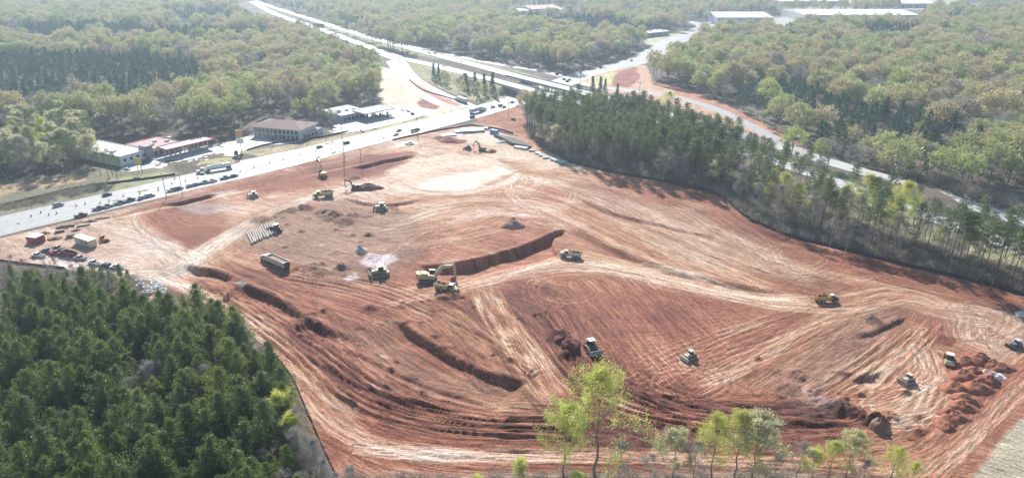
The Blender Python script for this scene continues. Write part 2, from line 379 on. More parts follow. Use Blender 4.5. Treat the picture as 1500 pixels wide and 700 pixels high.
fam([(760,470),(830,560),(940,620),(1100,640)], [(840,450),(900,530),(1000,585),(1130,610)], 14, 4, .20, 2.2, .6, dep=.12)
fam([(300,432),(400,500),(500,590),(640,632),(820,640)], [(400,432),(500,500),(600,580),(720,612),(860,618)], 18, 6, .26, 2.4, .6, dep=.10)
fam([(400,410),(520,430),(640,475),(760,545)], [(470,395),(600,420),(700,470),(790,540)], 12, 6, .22, 2.4, .55, dep=.07)
fam([(600,440),(740,400),(860,382),(1000,420),(1180,448)], [(560,452),(700,422),(860,402),(1000,432),(1180,452)], 9, 5, .18, 2.2, .5)
fam([(780,260),(860,292),(960,340),(1080,390),(1170,420)], [(860,255),(960,288),(1060,335),(1150,372),(1240,400)], 16, 5, .2, 2.2, .6)
fam([(1050,340),(1100,380),(1160,400),(1200,390)], [(1130,360),(1180,400),(1240,420),(1290,400)], 8, 14, .17)
fam([(560,300),(700,300),(800,330),(920,380)], [(520,340),(640,330),(780,310),(900,350)], 10, 6, .2)
fam([(200,410),(280,370),(360,330),(440,300)], [(240,420),(320,380),(390,340),(470,305)], 8, 5, .14)
fam([(700,240),(760,260),(740,290),(780,320)], [(720,250),(800,262),(775,290),(820,318)], 7, 6, .18)
fam([(520,650),(700,662),(950,664),(1250,674)], [(520,662),(700,674),(950,674),(1250,686)], 6, 2, .14)
fam([(1180,570),(1260,520),(1330,470)], [(1250,600),(1320,545),(1370,490)], 8, 5, .25, 2.2, .5, dep=.1)
fam([(1350,440),(1420,470),(1400,500)], [(1420,450),(1500,470),(1480,500)], 8, 12, .2)
fam([(760,470),(830,560),(940,620),(1100,640)], [(840,450),(900,530),(1000,585),(1130,610)], 12, 4, -.22, dep=.12)
fam([(280,410),(400,500),(500,590),(640,632),(820,640)], [(400,440),(500,500),(600,570),(720,606),(860,612)], 14, 6, -.24, dep=.12)
fam([(400,410),(520,430),(640,475),(760,545)], [(470,395),(600,420),(700,470),(790,540)], 9, 6, -.2, dep=.1)
fam([(850,280),(960,340),(1080,390),(1170,420)], [(960,288),(1060,335),(1150,372),(1240,400)], 8, 5, -.16)
fam([(820,440),(900,520),(960,580)], [(960,410),(1060,490),(1110,540)], 8, 6, -.14)
for ring in range(5):      # loops worn where the machines turn
    c = [(835,425,26),(1000,560,30),(1330,590,34),(1170,378,26),(790,285,24)][ring]
    for q in range(3):
        r = c[2]+q*9; a0 = rt.uniform(0, 6)
        tracks([(c[0]+r*1.5*math.cos(a0+t*.6), c[1]+r*.6*math.sin(a0+t*.6)) for t in range(8)], 2.2, .5, .16)

# ------------------------------------------------------------ cuts, berms, heaps
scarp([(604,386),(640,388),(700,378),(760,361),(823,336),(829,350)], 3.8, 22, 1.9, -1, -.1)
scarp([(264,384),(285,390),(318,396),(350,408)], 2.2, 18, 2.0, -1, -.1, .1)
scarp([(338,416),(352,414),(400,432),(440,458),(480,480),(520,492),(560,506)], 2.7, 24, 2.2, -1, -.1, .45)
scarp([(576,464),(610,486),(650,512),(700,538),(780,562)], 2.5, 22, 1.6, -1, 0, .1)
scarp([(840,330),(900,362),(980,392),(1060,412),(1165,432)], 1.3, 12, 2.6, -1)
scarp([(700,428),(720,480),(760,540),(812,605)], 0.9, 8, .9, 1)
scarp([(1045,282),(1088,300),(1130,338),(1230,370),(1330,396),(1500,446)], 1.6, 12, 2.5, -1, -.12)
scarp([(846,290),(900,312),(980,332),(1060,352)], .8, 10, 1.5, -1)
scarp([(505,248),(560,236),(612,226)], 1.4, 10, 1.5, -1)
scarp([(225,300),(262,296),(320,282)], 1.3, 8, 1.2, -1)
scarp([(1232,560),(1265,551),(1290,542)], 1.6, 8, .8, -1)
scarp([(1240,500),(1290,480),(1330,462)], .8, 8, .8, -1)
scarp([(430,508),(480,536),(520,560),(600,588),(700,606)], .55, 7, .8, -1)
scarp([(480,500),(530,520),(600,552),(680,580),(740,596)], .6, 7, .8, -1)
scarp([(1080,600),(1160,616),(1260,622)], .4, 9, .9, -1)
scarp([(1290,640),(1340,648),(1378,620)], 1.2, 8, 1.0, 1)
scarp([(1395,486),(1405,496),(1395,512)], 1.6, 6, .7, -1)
scarp([(500,290),(560,300),(620,292)], .9, 8, 1.0, -1)
for q in [(490,318,8,2.6,-.22),(475,312,6,1.6,-.2),(505,326,7,1.8,-.24),(448,306,5,1.8,-.2),(430,309,5,1.4,-.16),(412,312,4,1.0,-.1),(385,322,6,1.6,-.16),
          (460,390,5,1.0,-.1),(470,402,5,.9,-.22),(820,492,5,1.6,-.3),(835,505,4,2.0,-.34),(828,520,3,1.6,-.3),(750,328,0.1,.1,0),
          (520,262,5,1.6,-.22),(655,203,7,1.6,-.3),(640,203,5,1.4,-.3),(700,193,4,1.8,-.1),(1280,470,4,1.2,-.16),(1274,466,3,1.0,-.1),
          (1235,547,2,1.0,-.3),(1110,525,2,.8,-.25),(1285,620,3.6,3.2,-.2),(1262,610,4,1.6,-.2),(1240,600,5,1.6,-.16),(1215,592,5,1.4,-.1),(1190,570,4,1.0,-.1),(1150,565,5,1.0,-.06),
          (1165,548,4,1.2,-.06),(1130,540,4,.8,-.04),(1300,608,3,1.0,-.2),(1330,640,4,.9,-.1),(1350,628,3,1.0,-.2),(540,450,4,1.2,-.14),(440,470,4,1.2,-.16),
          (620,152,7,2.0,-.1),(640,148,6,1.6,-.1),(655,420,6,.9,-.12),(100,330,5,.8,-.2),(120,325,4,.8,-.2)]:
    bump(*q, k=int(q[0]) % 6)
rb = random.Random(9)
for i in range(34):
    bump(rb.uniform(400, 600), rb.uniform(300, 400), rb.uniform(1.2, 3.4), rb.uniform(.3, 1.1), rb.uniform(-.2, .02), .6, i % 6, rb.uniform(.8, 1.8))
for i in range(40):
    bump(rb.uniform(420, 760), rb.uniform(440, 600), rb.uniform(.8, 2.2), rb.uniform(.2, .7), rb.uniform(-.2, .1), .6, i % 6, rb.uniform(.8, 2))
for i in range(26):
    bump(rb.uniform(1120, 1350), rb.uniform(540, 640), rb.uniform(.8, 2.4), rb.uniform(.2, .8), rb.uniform(-.2, .08), .6, i % 6, rb.uniform(.8, 2))
# clods and rough ground all over, stronger where it was last dug
X = XX[WS]; Y = YY[WS]
rg = np.clip(0.6+fbm(X/18, Y/18, 6, 2)*1.4-(T[WS]-0.4)*1.2, 0.05, 1.4)
T[WS] += 0.16*fbm(X/22, Y/15, 3, 3)
Hs[WS] += 0.16*rg*fbm(X/1.1, Y/1.1, 1, 2)
T[WS] += -0.16*rg*np.clip(vn(X/1.0, Y/0.9, 5)-0.12, 0, 1)*1.6+0.10*vn(X/.8, Y/.8, 2)*rg
# soil colour from how dry and worn it is, plus the haze paling painted upper left
K = np.array([0, .2, .38, .55, .72, .88, 1.05])
RC = np.array([(.085,.032,.025), (.170,.063,.042), (.270,.107,.062), (.375,.182,.107), (.49,.305,.205), (.62,.475,.365), (.74,.66,.56)])
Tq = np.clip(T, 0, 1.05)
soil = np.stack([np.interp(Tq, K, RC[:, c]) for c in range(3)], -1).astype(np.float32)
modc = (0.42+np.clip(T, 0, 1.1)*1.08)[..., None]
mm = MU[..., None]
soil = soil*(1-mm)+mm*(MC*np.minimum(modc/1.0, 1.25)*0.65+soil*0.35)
hu = fbm(XX/50, YY/50, 7, 3)[..., None]
soil *= np.array([1, 1, 1])+hu*np.array([.05, .16, .10])
m3 = np.zeros((NY, NX), np.float32); m3[WS] = ms
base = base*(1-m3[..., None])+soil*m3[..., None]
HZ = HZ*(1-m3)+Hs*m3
HZ[WS] *= 1
paint([(1515,592),(1470,640),(1424,700),(1380,790),(1700,900),(1800,560)], (.40,.34,.24), .8, 1, .25)
paint([(480,702),(700,690),(900,688),(1200,695),(1340,708),(1360,800),(500,900)], (.33,.235,.175), 2.5, 4, .35)
paint([(160,405),(205,404),(250,436),(262,448),(230,450),(170,425)], (.36,.24,.18), 2, 3, .5)
# embankments that carry the freeway, open where the road passes under
_px, _py = XX, YY
wy, wx = window(-330, 420, 450, 1000)
X = XX[wy, wx]; Y = YY[wy, wx]; sh = X.shape
emb = np.zeros(sh)
da = pts_dist(X.ravel(), Y.ravel(), L_ART[:, :2]).reshape(sh)
for L in (L_NEAR, L_FAR):
    d = np.full(sh, 1e9); z = np.zeros(sh)
    for a, b in zip(L[:-1], L[1:]):
        if max(a[2], b[2]) <= 0: continue
        ab = b[:2]-a[:2]; q = ab@ab
        t = np.clip(((X-a[0])*ab[0]+(Y-a[1])*ab[1])/q, 0, 1)
        dd = np.hypot(X-a[0]-t*ab[0], Y-a[1]-t*ab[1]); zz = a[2]+t*(b[2]-a[2])
        m = dd < d; d = np.where(m, dd, d); z = np.where(m, zz, z)
    emb = np.maximum(emb, (z-0.35).clip(0)*ss(1-(d-8.5)/14)*(z > 0))
emb *= ss((da-19)/5)
HZ[wy, wx] = np.maximum(HZ[wy, wx], emb)

def gz(x, y):
    i = min(max(np.searchsorted(GX, x)-1, 0), NX-2); j = min(max(np.searchsorted(GY, y)-1, 0), NY-2)
    fx = (x-GX[i])/(GX[i+1]-GX[i]); fy = (y-GY[j])/(GY[j+1]-GY[j])
    return float((HZ[j, i]*(1-fx)+HZ[j, i+1]*fx)*(1-fy)+(HZ[j+1, i]*(1-fx)+HZ[j+1, i+1]*fx)*fy)

# ------------------------------------------------------------ materials
MATS = {}
def nodes(m):
    m.use_nodes = True; n = m.node_tree; return n, n.nodes['Principled BSDF']
def mat(name, c, rough=.6, metal=0., var=.15, scale=1.5, bumpv=0., bs=6, spec=.4):
    if name in MATS: return MATS[name]
    m = bpy.data.materials.new(name); n, p = nodes(m)
    tc = n.nodes.new('ShaderNodeNewGeometry'); nz = n.nodes.new('ShaderNodeTexNoise')
    nz.inputs['Scale'].default_value = scale; nz.inputs['Detail'].default_value = 5
    n.links.new(tc.outputs['Position'], nz.inputs['Vector'])
    mr = n.nodes.new('ShaderNodeMapRange'); mr.inputs[1].default_value = .3; mr.inputs[2].default_value = .7
    mr.inputs[3].default_value = 1-var; mr.inputs[4].default_value = 1+var
    n.links.new(nz.outputs['Fac'], mr.inputs[0])
    vm = n.nodes.new('ShaderNodeVectorMath'); vm.operation = 'SCALE'; vm.inputs[0].default_value = c[:3]
    n.links.new(mr.outputs[0], vm.inputs['Scale']); n.links.new(vm.outputs[0], p.inputs['Base Color'])
    p.inputs['Roughness'].default_value = rough; p.inputs['Metallic'].default_value = metal
    p.inputs['Specular IOR Level'].default_value = spec
    if bumpv:
        b = n.nodes.new('ShaderNodeBump'); b.inputs['Strength'].default_value = bumpv; b.inputs['Distance'].default_value = .1
        n2 = n.nodes.new('ShaderNodeTexNoise'); n2.inputs['Scale'].default_value = bs; n2.inputs['Detail'].default_value = 6
        n.links.new(tc.outputs['Position'], n2.inputs['Vector']); n.links.new(n2.outputs['Fac'], b.inputs['Height'])
        n.links.new(b.outputs[0], p.inputs['Normal'])
    MATS[name] = m; return m

def ground_mat():
    m = bpy.data.materials.new('ground_soil'); n, p = nodes(m)
    a = n.nodes.new('ShaderNodeAttribute'); a.attribute_name = 'tint'
    g = n.nodes.new('ShaderNodeNewGeometry')
    nz = n.nodes.new('ShaderNodeTexNoise'); nz.inputs['Scale'].default_value = 1.6; nz.inputs['Detail'].default_value = 8; nz.inputs['Roughness'].default_value = .7
    n.links.new(g.outputs['Position'], nz.inputs['Vector'])
    mr = n.nodes.new('ShaderNodeMapRange'); mr.inputs[1].default_value = .38; mr.inputs[2].default_value = .62; mr.inputs[3].default_value = .70; mr.inputs[4].default_value = 1.28
    n.links.new(nz.outputs['Fac'], mr.inputs[0])
    vm = n.nodes.new('ShaderNodeVectorMath'); vm.operation = 'SCALE'
    n.links.new(a.outputs['Color'], vm.inputs[0]); n.links.new(mr.outputs[0], vm.inputs['Scale'])
    n.links.new(vm.outputs[0], p.inputs['Base Color'])
    fa = n.nodes.new('ShaderNodeAttribute'); fa.attribute_name = 'flow'
    fn = n.nodes.new('ShaderNodeTexNoise'); fn.inputs['Scale'].default_value = 1.0; fn.inputs['Detail'].default_value = 4; fn.inputs['Roughness'].default_value = .65
    n.links.new(fa.outputs['Vector'], fn.inputs['Vector'])
    fr = n.nodes.new('ShaderNodeMapRange'); fr.inputs[1].default_value = .41; fr.inputs[2].default_value = .59; fr.inputs[3].default_value = .64; fr.inputs[4].default_value = 1.36
    n.links.new(fn.outputs['Fac'], fr.inputs[0])
    v2 = n.nodes.new('ShaderNodeVectorMath'); v2.operation = 'SCALE'; n.links.new(vm.outputs[0], v2.inputs[0]); n.links.new(fr.outputs[0], v2.inputs['Scale'])
    n.links.new(v2.outputs[0], p.inputs['Base Color'])
    ad = n.nodes.new('ShaderNodeMath'); ad.operation = 'ADD'; n.links.new(fn.outputs['Fac'], ad.inputs[0])
    p.inputs['Roughness'].default_value = .9; p.inputs['Specular IOR Level'].default_value = .25
    b = n.nodes.new('ShaderNodeBump'); b.inputs['Strength'].default_value = 1.0; b.inputs['Distance'].default_value = .38
    n2 = n.nodes.new('ShaderNodeTexNoise'); n2.inputs['Scale'].default_value = 1.1; n2.inputs['Detail'].default_value = 7; n2.inputs['Roughness'].default_value = .65
    n.links.new(g.outputs['Position'], n2.inputs['Vector']); n.links.new(n2.outputs['Fac'], ad.inputs[1]); n.links.new(ad.outputs[0], b.inputs['Height'])
    n.links.new(b.outputs[0], p.inputs['Normal'])
    return m

def mesh_np(name, V, F, smooth=False):
    me = bpy.data.meshes.new(name)
    V = np.asarray(V, np.float32); F = np.asarray(F, np.int32)
    me.vertices.add(len(V)); me.vertices.foreach_set('co', V.ravel())
    k = F.shape[1]
    me.loops.add(F.size); me.loops.foreach_set('vertex_index', F.ravel())
    me.polygons.add(len(F)); me.polygons.foreach_set('loop_start', np.arange(0, F.size, k, dtype=np.int32))
    me.polygons.foreach_set('loop_total', np.full(len(F), k, np.int32))
    if smooth: me.polygons.foreach_set('use_smooth', np.ones(len(F), bool))
    me.update(calc_edges=True); return me
def link(o, parent=None):
    COL.objects.link(o)
    if parent is not None: o.parent = parent
    return o
def meta(o, label=None, cat=None, group=None, kind=None):
    if label: o['label'] = label
    if cat: o['category'] = cat
    if group: o['group'] = group
    if kind: o['kind'] = kind
    return o

idx = np.arange(NY*NX, dtype=np.int32).reshape(NY, NX)
F = np.stack([idx[:-1, :-1], idx[:-1, 1:], idx[1:, 1:], idx[1:, :-1]], -1).reshape(-1, 4)
V = np.stack([XX, YY, HZ], -1).reshape(-1, 3)
gme = mesh_np('ground', V, F, True)
at_ = gme.attributes.new('tint', 'FLOAT_COLOR', 'POINT')
ca_ = np.ones((NY*NX, 4), np.float32); ca_[:, :3] = np.clip(base, .01, .95).reshape(-1, 3)
at_.data.foreach_set('color', ca_.ravel())
f_ = gme.attributes.new('flow', 'FLOAT_VECTOR', 'POINT'); f_.data.foreach_set('vector', FL.ravel())
gme.materials.append(ground_mat())
ground = link(bpy.data.objects.new('ground', gme))
meta(ground, 'bared red clay site with grassy verges and forest floor', 'ground', kind='structure')

# ------------------------------------------------------------ mesh helper
class MB:
    def __init__(s): s.v = []; s.f = []
    def add(s, vs, fs, M=None):
        b = len(s.v)
        s.v += [tuple(M @ Vector(q)) for q in vs] if M else [tuple(q) for q in vs]
        s.f += [tuple(b+i for i in f) for f in fs]; return s
    def box(s, x0, x1, y0, y1, z0, z1, M=None, tx=0, ty=0):
        vs = [(x0,y0,z0),(x1,y0,z0),(x1,y1,z0),(x0,y1,z0),(x0+tx,y0+ty,z1),(x1-tx,y0+ty,z1),(x1-tx,y1-ty,z1),(x0+tx,y1-ty,z1)]
        return s.add(vs, [(3,2,1,0),(4,5,6,7),(0,1,5,4),(1,2,6,5),(2,3,7,6),(3,0,4,7)], M)
    def prism(s, prof, y0, y1, M=None, inset=0):
        """profile in x,z extruded along y"""
        n = len(prof); c = [sum(q[i] for q in prof)/n for i in (0, 1)]
        vs = [(q[0], y0, q[1]) for q in prof]+[(q[0], y1, q[1]) for q in prof]
        fs = [tuple(range(n))]+[tuple(range(2*n-1, n-1, -1))]+[(i, n+i, n+(i+1) % n, (i+1) % n) for i in range(n)]
        return s.add(vs, fs, M)
    def cyl(s, p0, p1, r0, r1=None, n=10, cap=True):
        r1 = r0 if r1 is None else r1
        p0 = Vector(p0); p1 = Vector(p1); d = (p1-p0).normalized()
        a = d.orthogonal().normalized(); b = d.cross(a)
        vs = []
        for p, r in ((p0, r0), (p1, r1)):
            for i in range(n):
                t = 2*math.pi*i/n; vs.append(p+a*(r*math.cos(t))+b*(r*math.sin(t)))
        fs = [(i, (i+1) % n, n+(i+1) % n, n+i) for i in range(n)]
        if cap: fs += [tuple(range(n-1, -1, -1)), tuple(range(n, 2*n))]
        return s.add(vs, fs)
    def loft(s, rings, cap=True):
        n = len(rings[0]); vs = [q for r in rings for q in r]
        fs = [(k*n+i, k*n+(i+1) % n, (k+1)*n+(i+1) % n, (k+1)*n+i) for k in range(len(rings)-1) for i in range(n)]
        if cap: fs += [tuple(range(n-1, -1, -1)), tuple(range((len(rings)-1)*n, len(rings)*n))]
        return s.add(vs, fs)
    def mesh(s, name, m, bevel=0, smooth=False):
        me = bpy.data.meshes.new(name); me.from_pydata(s.v, [], s.f); me.materials.append(m)
        if bevel:
            import bmesh
            bm = bmesh.new(); bm.from_mesh(me)
            bmesh.ops.recalc_face_normals(bm, faces=bm.faces)
            bmesh.ops.bevel(bm, geom=[e for e in bm.edges if e.is_manifold and e.calc_face_angle(0) > .5], offset=bevel, segments=2, affect='EDGES', clamp_overlap=True)
            bm.to_mesh(me); bm.free()
        if smooth: me.polygons.foreach_set('use_smooth', [True]*len(me.polygons))
        me.update(); return me
    def obj(s, name, m, parent=None, bevel=0, smooth=False):
        return link(bpy.data.objects.new(name, s.mesh(name, m, bevel, smooth)), parent)
def thing(name, label, cat, x=0, y=0, z=None, rz=0, group=None, sc=1.0):
    o = link(bpy.data.objects.new(name, None)); o.empty_display_size = .5
    o.location = (x, y, gz(x, y) if z is None else z); o.rotation_euler = (0, 0, rz); o.scale = (sc,)*3
    return meta(o, label, cat, group)
def dup(root, x, y, rz, label=None, group=None, z=None, swap=None):
    """a copy of a thing with copies of its parts and their sub-parts"""
    r = root.copy(); COL.objects.link(r)
    r.location = (x, y, gz(x, y) if z is None else z); r.rotation_euler = (0, 0, rz)
    if label: r['label'] = label
    if group: r['group'] = group
    for ch in list(root.children):
        c = ch.copy(); COL.objects.link(c); c.parent = r
        if swap and ch.name.split('.')[0] in swap:
            c.data = c.data.copy(); c.data.materials[0] = swap[ch.name.split('.')[0]]
        for g in ch.children:
            d = g.copy(); COL.objects.link(d); d.parent = c
    return r
def head(p, q, z=0):
    a = at(*p); b = at(*q); return math.atan2(b[1]-a[1], b[0]-a[0])

# ------------------------------------------------------------ roads
ASPH = mat('pale_dusty_asphalt', (.35,.34,.32), .62, var=.14, scale=.35, bumpv=.2)
ASPD = mat('worn_grey_asphalt', (.33,.325,.32), .6, var=.14, scale=.3, bumpv=.2)
CONC = mat('concrete_deck', (.46,.45,.43), .6, var=.10, scale=.3, bumpv=.15)
PAINT = mat('road_paint', (.8,.8,.78), .5, var=.1)
DIRTR = mat('packed_pale_dirt', (.64,.53,.42), .8, var=.2, scale=.25, bumpv=.4)
def ribbon(name, L, width, m, lift=0.06, off=0.0, label=None, nc=5, taper=None, thick=0, parent=None, kind='structure', deck=False):
    L = np.asarray(L); T_ = np.gradient(L[:, :2], axis=0); T_ /= np.linalg.norm(T_, axis=1)[:, None]+1e-9
    N = np.stack([-T_[:, 1], T_[:, 0]], -1)
    vs = []; fs = []
    for i, (p, n) in enumerate(zip(L, N)):
        w = width if taper is None else width*np.interp(i/(len(L)-1), *taper)
        for k in range(nc):
            q = p[:2]+n*(off+w*(k/(nc-1)-.5))
            z = p[2] if deck else gz(q[0], q[1])
            vs.append((q[0], q[1], z+lift))
    for i in range(len(L)-1):
        for k in range(nc-1):
            a = i*nc+k; fs.append((a+1, a, a+nc, a+nc+1))
    if thick:
        n0 = len(vs); vs += [(a, b, c-thick) for a, b, c in vs]
        for i in range(len(L)-1):
            a = i*nc; fs.append((a, n0+a, n0+a+nc, a+nc)); b = i*nc+nc-1; fs.append((b, b+nc, n0+b+nc, n0+b))
            for k in range(nc-1):
                a = n0+i*nc+k; fs.append((a, a+1, a+nc+1, a+nc))
    b = MB(); b.v = vs; b.f = fs
    o = b.obj(name, m, parent); meta(o, label, None, None, kind); return o
def dashes(name, L, off, lift, m=PAINT, w=.3, on=3, gap=9, deck=False, parent=None):
    L = spline(L, 3.0) if not deck else np.asarray(L)
    d = np.r_[0, np.cumsum(np.linalg.norm(np.diff(L[:, :2], axis=0), axis=1))]
    b = MB(); s = 0
    def P(t, o):
        x = np.interp(t, d, L[:, 0]); y = np.interp(t, d, L[:, 1]); x2 = np.interp(t+1, d, L[:, 0]); y2 = np.interp(t+1, d, L[:, 1])
        if t+1 > d[-1]: return None
        n = math.hypot(x2-x, y2-y)+1e-9; X_ = x-(y2-y)/n*o; Y_ = y+(x2-x)/n*o
        z = np.interp(t, d, L[:, 2]) if L.shape[1] > 2 else gz(X_, Y_)
        return (X_, Y_, z+lift)
    while s+on+1 < d[-1]:
        q = [P(s, off-w/2), P(s, off+w/2), P(s+on, off+w/2), P(s+on, off-w/2)]
        b.add(q, [(0, 3, 2, 1)]); s += on+gap
    o = b.obj(name, m, parent); o['kind'] = 'structure'; return o

o = ribbon('road', L_ART, 27, ASPH, .06, label='wide pale dusty arterial road crossing the site from left edge to interchange', taper=([0, .35, .6, 1], [1, 1, .85, .6]))
for off, on, gap in ((-3.6, 3, 6), (3.6, 3, 6), (-8.5, 60, .2), (7.6, 60, .2), (0, 60, .2)):
    dashes('lane_marking', L_ART, off, .075, w=.25, on=on, gap=gap, parent=o)
for nm, L in (('freeway', L_NEAR), ('freeway', L_FAR)):
    o = ribbon(nm, L, 12.5, CONC, .10, deck=True, label='pale freeway carriageway of two lanes')
    for off, on, gap in ((0, 3, 9), (-4, 60, .2), (4, 60, .2)):
        dashes('lane_marking', L, off, .115, on=on, gap=gap, deck=True, parent=o)
ribbon('ramp_road', L_RF, 9, ASPH, .09, label='far exit ramp beside the freeway')
ribbon('ramp_road', L_RN, 9, ASPH, .12, label='near exit ramp down to the arterial road')
ribbon('dirt_road', L_WK, 10, DIRTR, .08, label='pale dirt work road beside the near ramp')
ribbon('ramp_road', L_RE, 10, ASPH, .07, label='new pale ramp past the red cut slope')
ribbon('side_road', L_TR, 12, ASPH, .08, label='side road joining near the small white building')
ribbon('side_road', road_line([(1010,47),(1030,40),(1050,46),(1100,44),(1135,46)]), 14, ASPH, .10, label='service road before the warehouse')
# bridge pieces: girders, parapets, piers
def bridge(L, label):
    d = pts_dist(L[:, 0], L[:, 1], L_ART[:, :2]); ii = np.where(d < 42)[0]
    S = L[max(0, ii[0]-1):ii[-1]+2]
    t = thing('road_bridge', label, 'bridge', 0, 0, 0)
    ribbon('bridge_deck', S, 14.4, CONC, -.02, deck=True, thick=1.3, parent=t, kind=None)
    for sgn in (-1, 1):
        a = ribbon('parapet', S, .35, CONC, 1.0, off=7.1*sgn, deck=True, thick=1.0, nc=2, parent=t, kind=None)
    mid = S[len(S)//2]; 
    for k in (len(S)//3, 2*len(S)//3):
        p = S[k]; q = S[k+1]-S[k-1]; n = np.array([-q[1], q[0]])/math.hypot(q[0], q[1])
        for o_ in (-5, -1.7, 1.7, 5):
            MB().cyl((p[0]+n[0]*o_, p[1]+n[1]*o_, 0), (p[0]+n[0]*o_, p[1]+n[1]*o_, p[2]-1.2), .5, n=8).obj('pier', CONC, t)
bridge(L_NEAR, 'concrete freeway bridge nearer the camera, over the arterial road')
bridge(L_FAR, 'concrete freeway bridge farther from the camera, over the arterial road')

def sheet(name, pts, m, z, label):
    P = gl(pts); b = MB(); z = z+.08
    from mathutils.geometry import tessellate_polygon
    b.add([(q[0], q[1], z) for q in P], tessellate_polygon([[Vector((q[0], q[1], 0)) for q in P]]))
    o = b.obj(name, m); return meta(o, label, None, None, 'structure')
LOT = mat('pale_concrete_lot', (.46,.45,.43), .6, var=.12, scale=.3, bumpv=.1)
sheet('parking_lot', [(172,250),(215,232),(250,226),(310,212),(350,206),(372,210),(388,214),(352,222),(352,236),(400,226),(470,212),(480,216),(330,258),(262,262),(252,250),(225,246),(190,252)], LOT, .03, 'pale forecourt of the left fuel station')
sheet('parking_lot', [(352,202),(380,198),(440,206),(478,196),(482,190),(462,186),(500,178),(520,186),(450,208),(380,214),(352,210)], LOT, .035, 'pale parking lot around the motel')
sheet('parking_lot', [(476,186),(484,172),(520,158),(600,156),(642,162),(600,176),(540,190),(500,196)], LOT, .04, 'pale forecourt of the right fuel station')
gi = sheet('grass_island', [(284,246),(292,238),(320,232),(344,231),(344,240),(320,246),(296,249)], mat('dry_grass', (.33,.30,.14), .9, var=.3, scale=.8), .16, 'low oval grass island before the fuel station')
# ------------------------------------------------------------ paints
YEL = mat('machine_yellow', (.47,.34,.10), .5, var=.2, scale=2.5)
YELP = mat('dusty_yellow', (.50,.43,.22), .55, var=.2, scale=2.5)
CREAM = mat('dusty_cream', (.52,.47,.37), .6, var=.18, scale=2.5)
WHT = mat('white_paint', (.78,.78,.76), .35, var=.08)
LGR = mat('light_grey_paint', (.55,.55,.55), .45, var=.12)
DRK = mat('dark_steel', (.06,.058,.06), .55, var=.3, scale=3)
TYRE = mat('dusty_rubber', (.07,.055,.05), .85, var=.3, scale=3)
TRK = mat('dusty_crawler_steel', (.16,.12,.10), .7, var=.35, scale=4)
GLS = mat('dark_glass', (.02,.025,.03), .12, var=0, spec=.6)
RIM = mat('rim_grey', (.4,.38,.34), .5, var=.2)
STL = mat('bare_steel', (.42,.40,.38), .4, .3, var=.2, scale=3)
SOILR = mat('red_soil', (.30,.122,.07), .95, var=.35, scale=1.2, bumpv=.9, bs=2.2)
SOILD = mat('dark_red_soil', (.25,.095,.058), .95, var=.35, scale=1.1, bumpv=.9, bs=2.2)
SAND = mat('grey_sand', (.50,.44,.37), .95, var=.15, scale=1.2, bumpv=.5)
REDP = mat('red_paint', (.42,.06,.07), .5, var=.15)
BLU = mat('blue_paint', (.08,.28,.50), .5, var=.15)
GRN = mat('sea_green_wrap', (.16,.42,.36), .5, var=.15)
BLK = mat('black_pipe', (.05,.055,.06), .4, var=.2)
ORG = mat('orange_paint', (.62,.22,.04), .5, var=.15)
WOOD = mat('weathered_timber', (.22,.17,.13), .8, var=.3, scale=2)
TANP = mat('tan_paint', (.62,.52,.36), .55, var=.1)
WALLW = mat('white_wall', (.66,.65,.61), .7, var=.08, scale=.6)
WALLG = mat('grey_panel_wall', (.38,.40,.44), .6, var=.08, scale=.4)
ROOFW = mat('white_membrane_roof', (.78,.78,.76), .55, var=.08, scale=.2)
ROOFB = mat('brown_shingle_roof', (.26,.175,.15), .85, var=.2, scale=1.2, bumpv=.4)
ROOFP = mat('pinkish_gravel_roof', (.48,.33,.30), .85, var=.15, scale=.6)
REDT = mat('red_trim', (.55,.09,.08), .5)

def rounded(x0, x1, z0, z1, r, n=4):
    p = []
    for cx, cz, a0 in ((x1-r, z0+r, -90), (x1-r, z1-r, 0), (x0+r, z1-r, 90), (x0+r, z0+r, 180)):
        for i in range(n+1):
            a = math.radians(a0+90*i/n); p.append((cx+r*math.cos(a), cz+r*math.sin(a)))
    return p
def wheel(t, x, y, r, w, tw=TYRE, rw=RIM, n=14):
    y0, y1 = y-w/2, y+w/2
    o = MB().cyl((x, y0, r), (x, y1, r), r, n=n).obj('wheel', tw, t)
    s = 1 if y > 0 else -1
    yo = y+s*w/2
    MB().cyl((x, yo-s*.02, r), (x, yo+s*.03, r), r*.5, n=10).obj('rim', rw, o)
    return o
def mound(b, cx, cy, z, rx, ry, h, n=14, seed=0, ridge=False):
    q = random.Random(seed); rings = []
    for k, f in enumerate((1, .8, .55, .3, .1)):
        r = []
        for i in range(n):
            a = 2*math.pi*i/n; j = 1+q.uniform(-.14, .14)
            zz = z+h*(1-f)**1.0*(1+q.uniform(-.12, .12)) if k else z
            r.append((cx+rx*f*j*math.cos(a), cy+ry*f*j*math.sin(a), zz))
        rings.append(r)
    b.loft(rings); return b

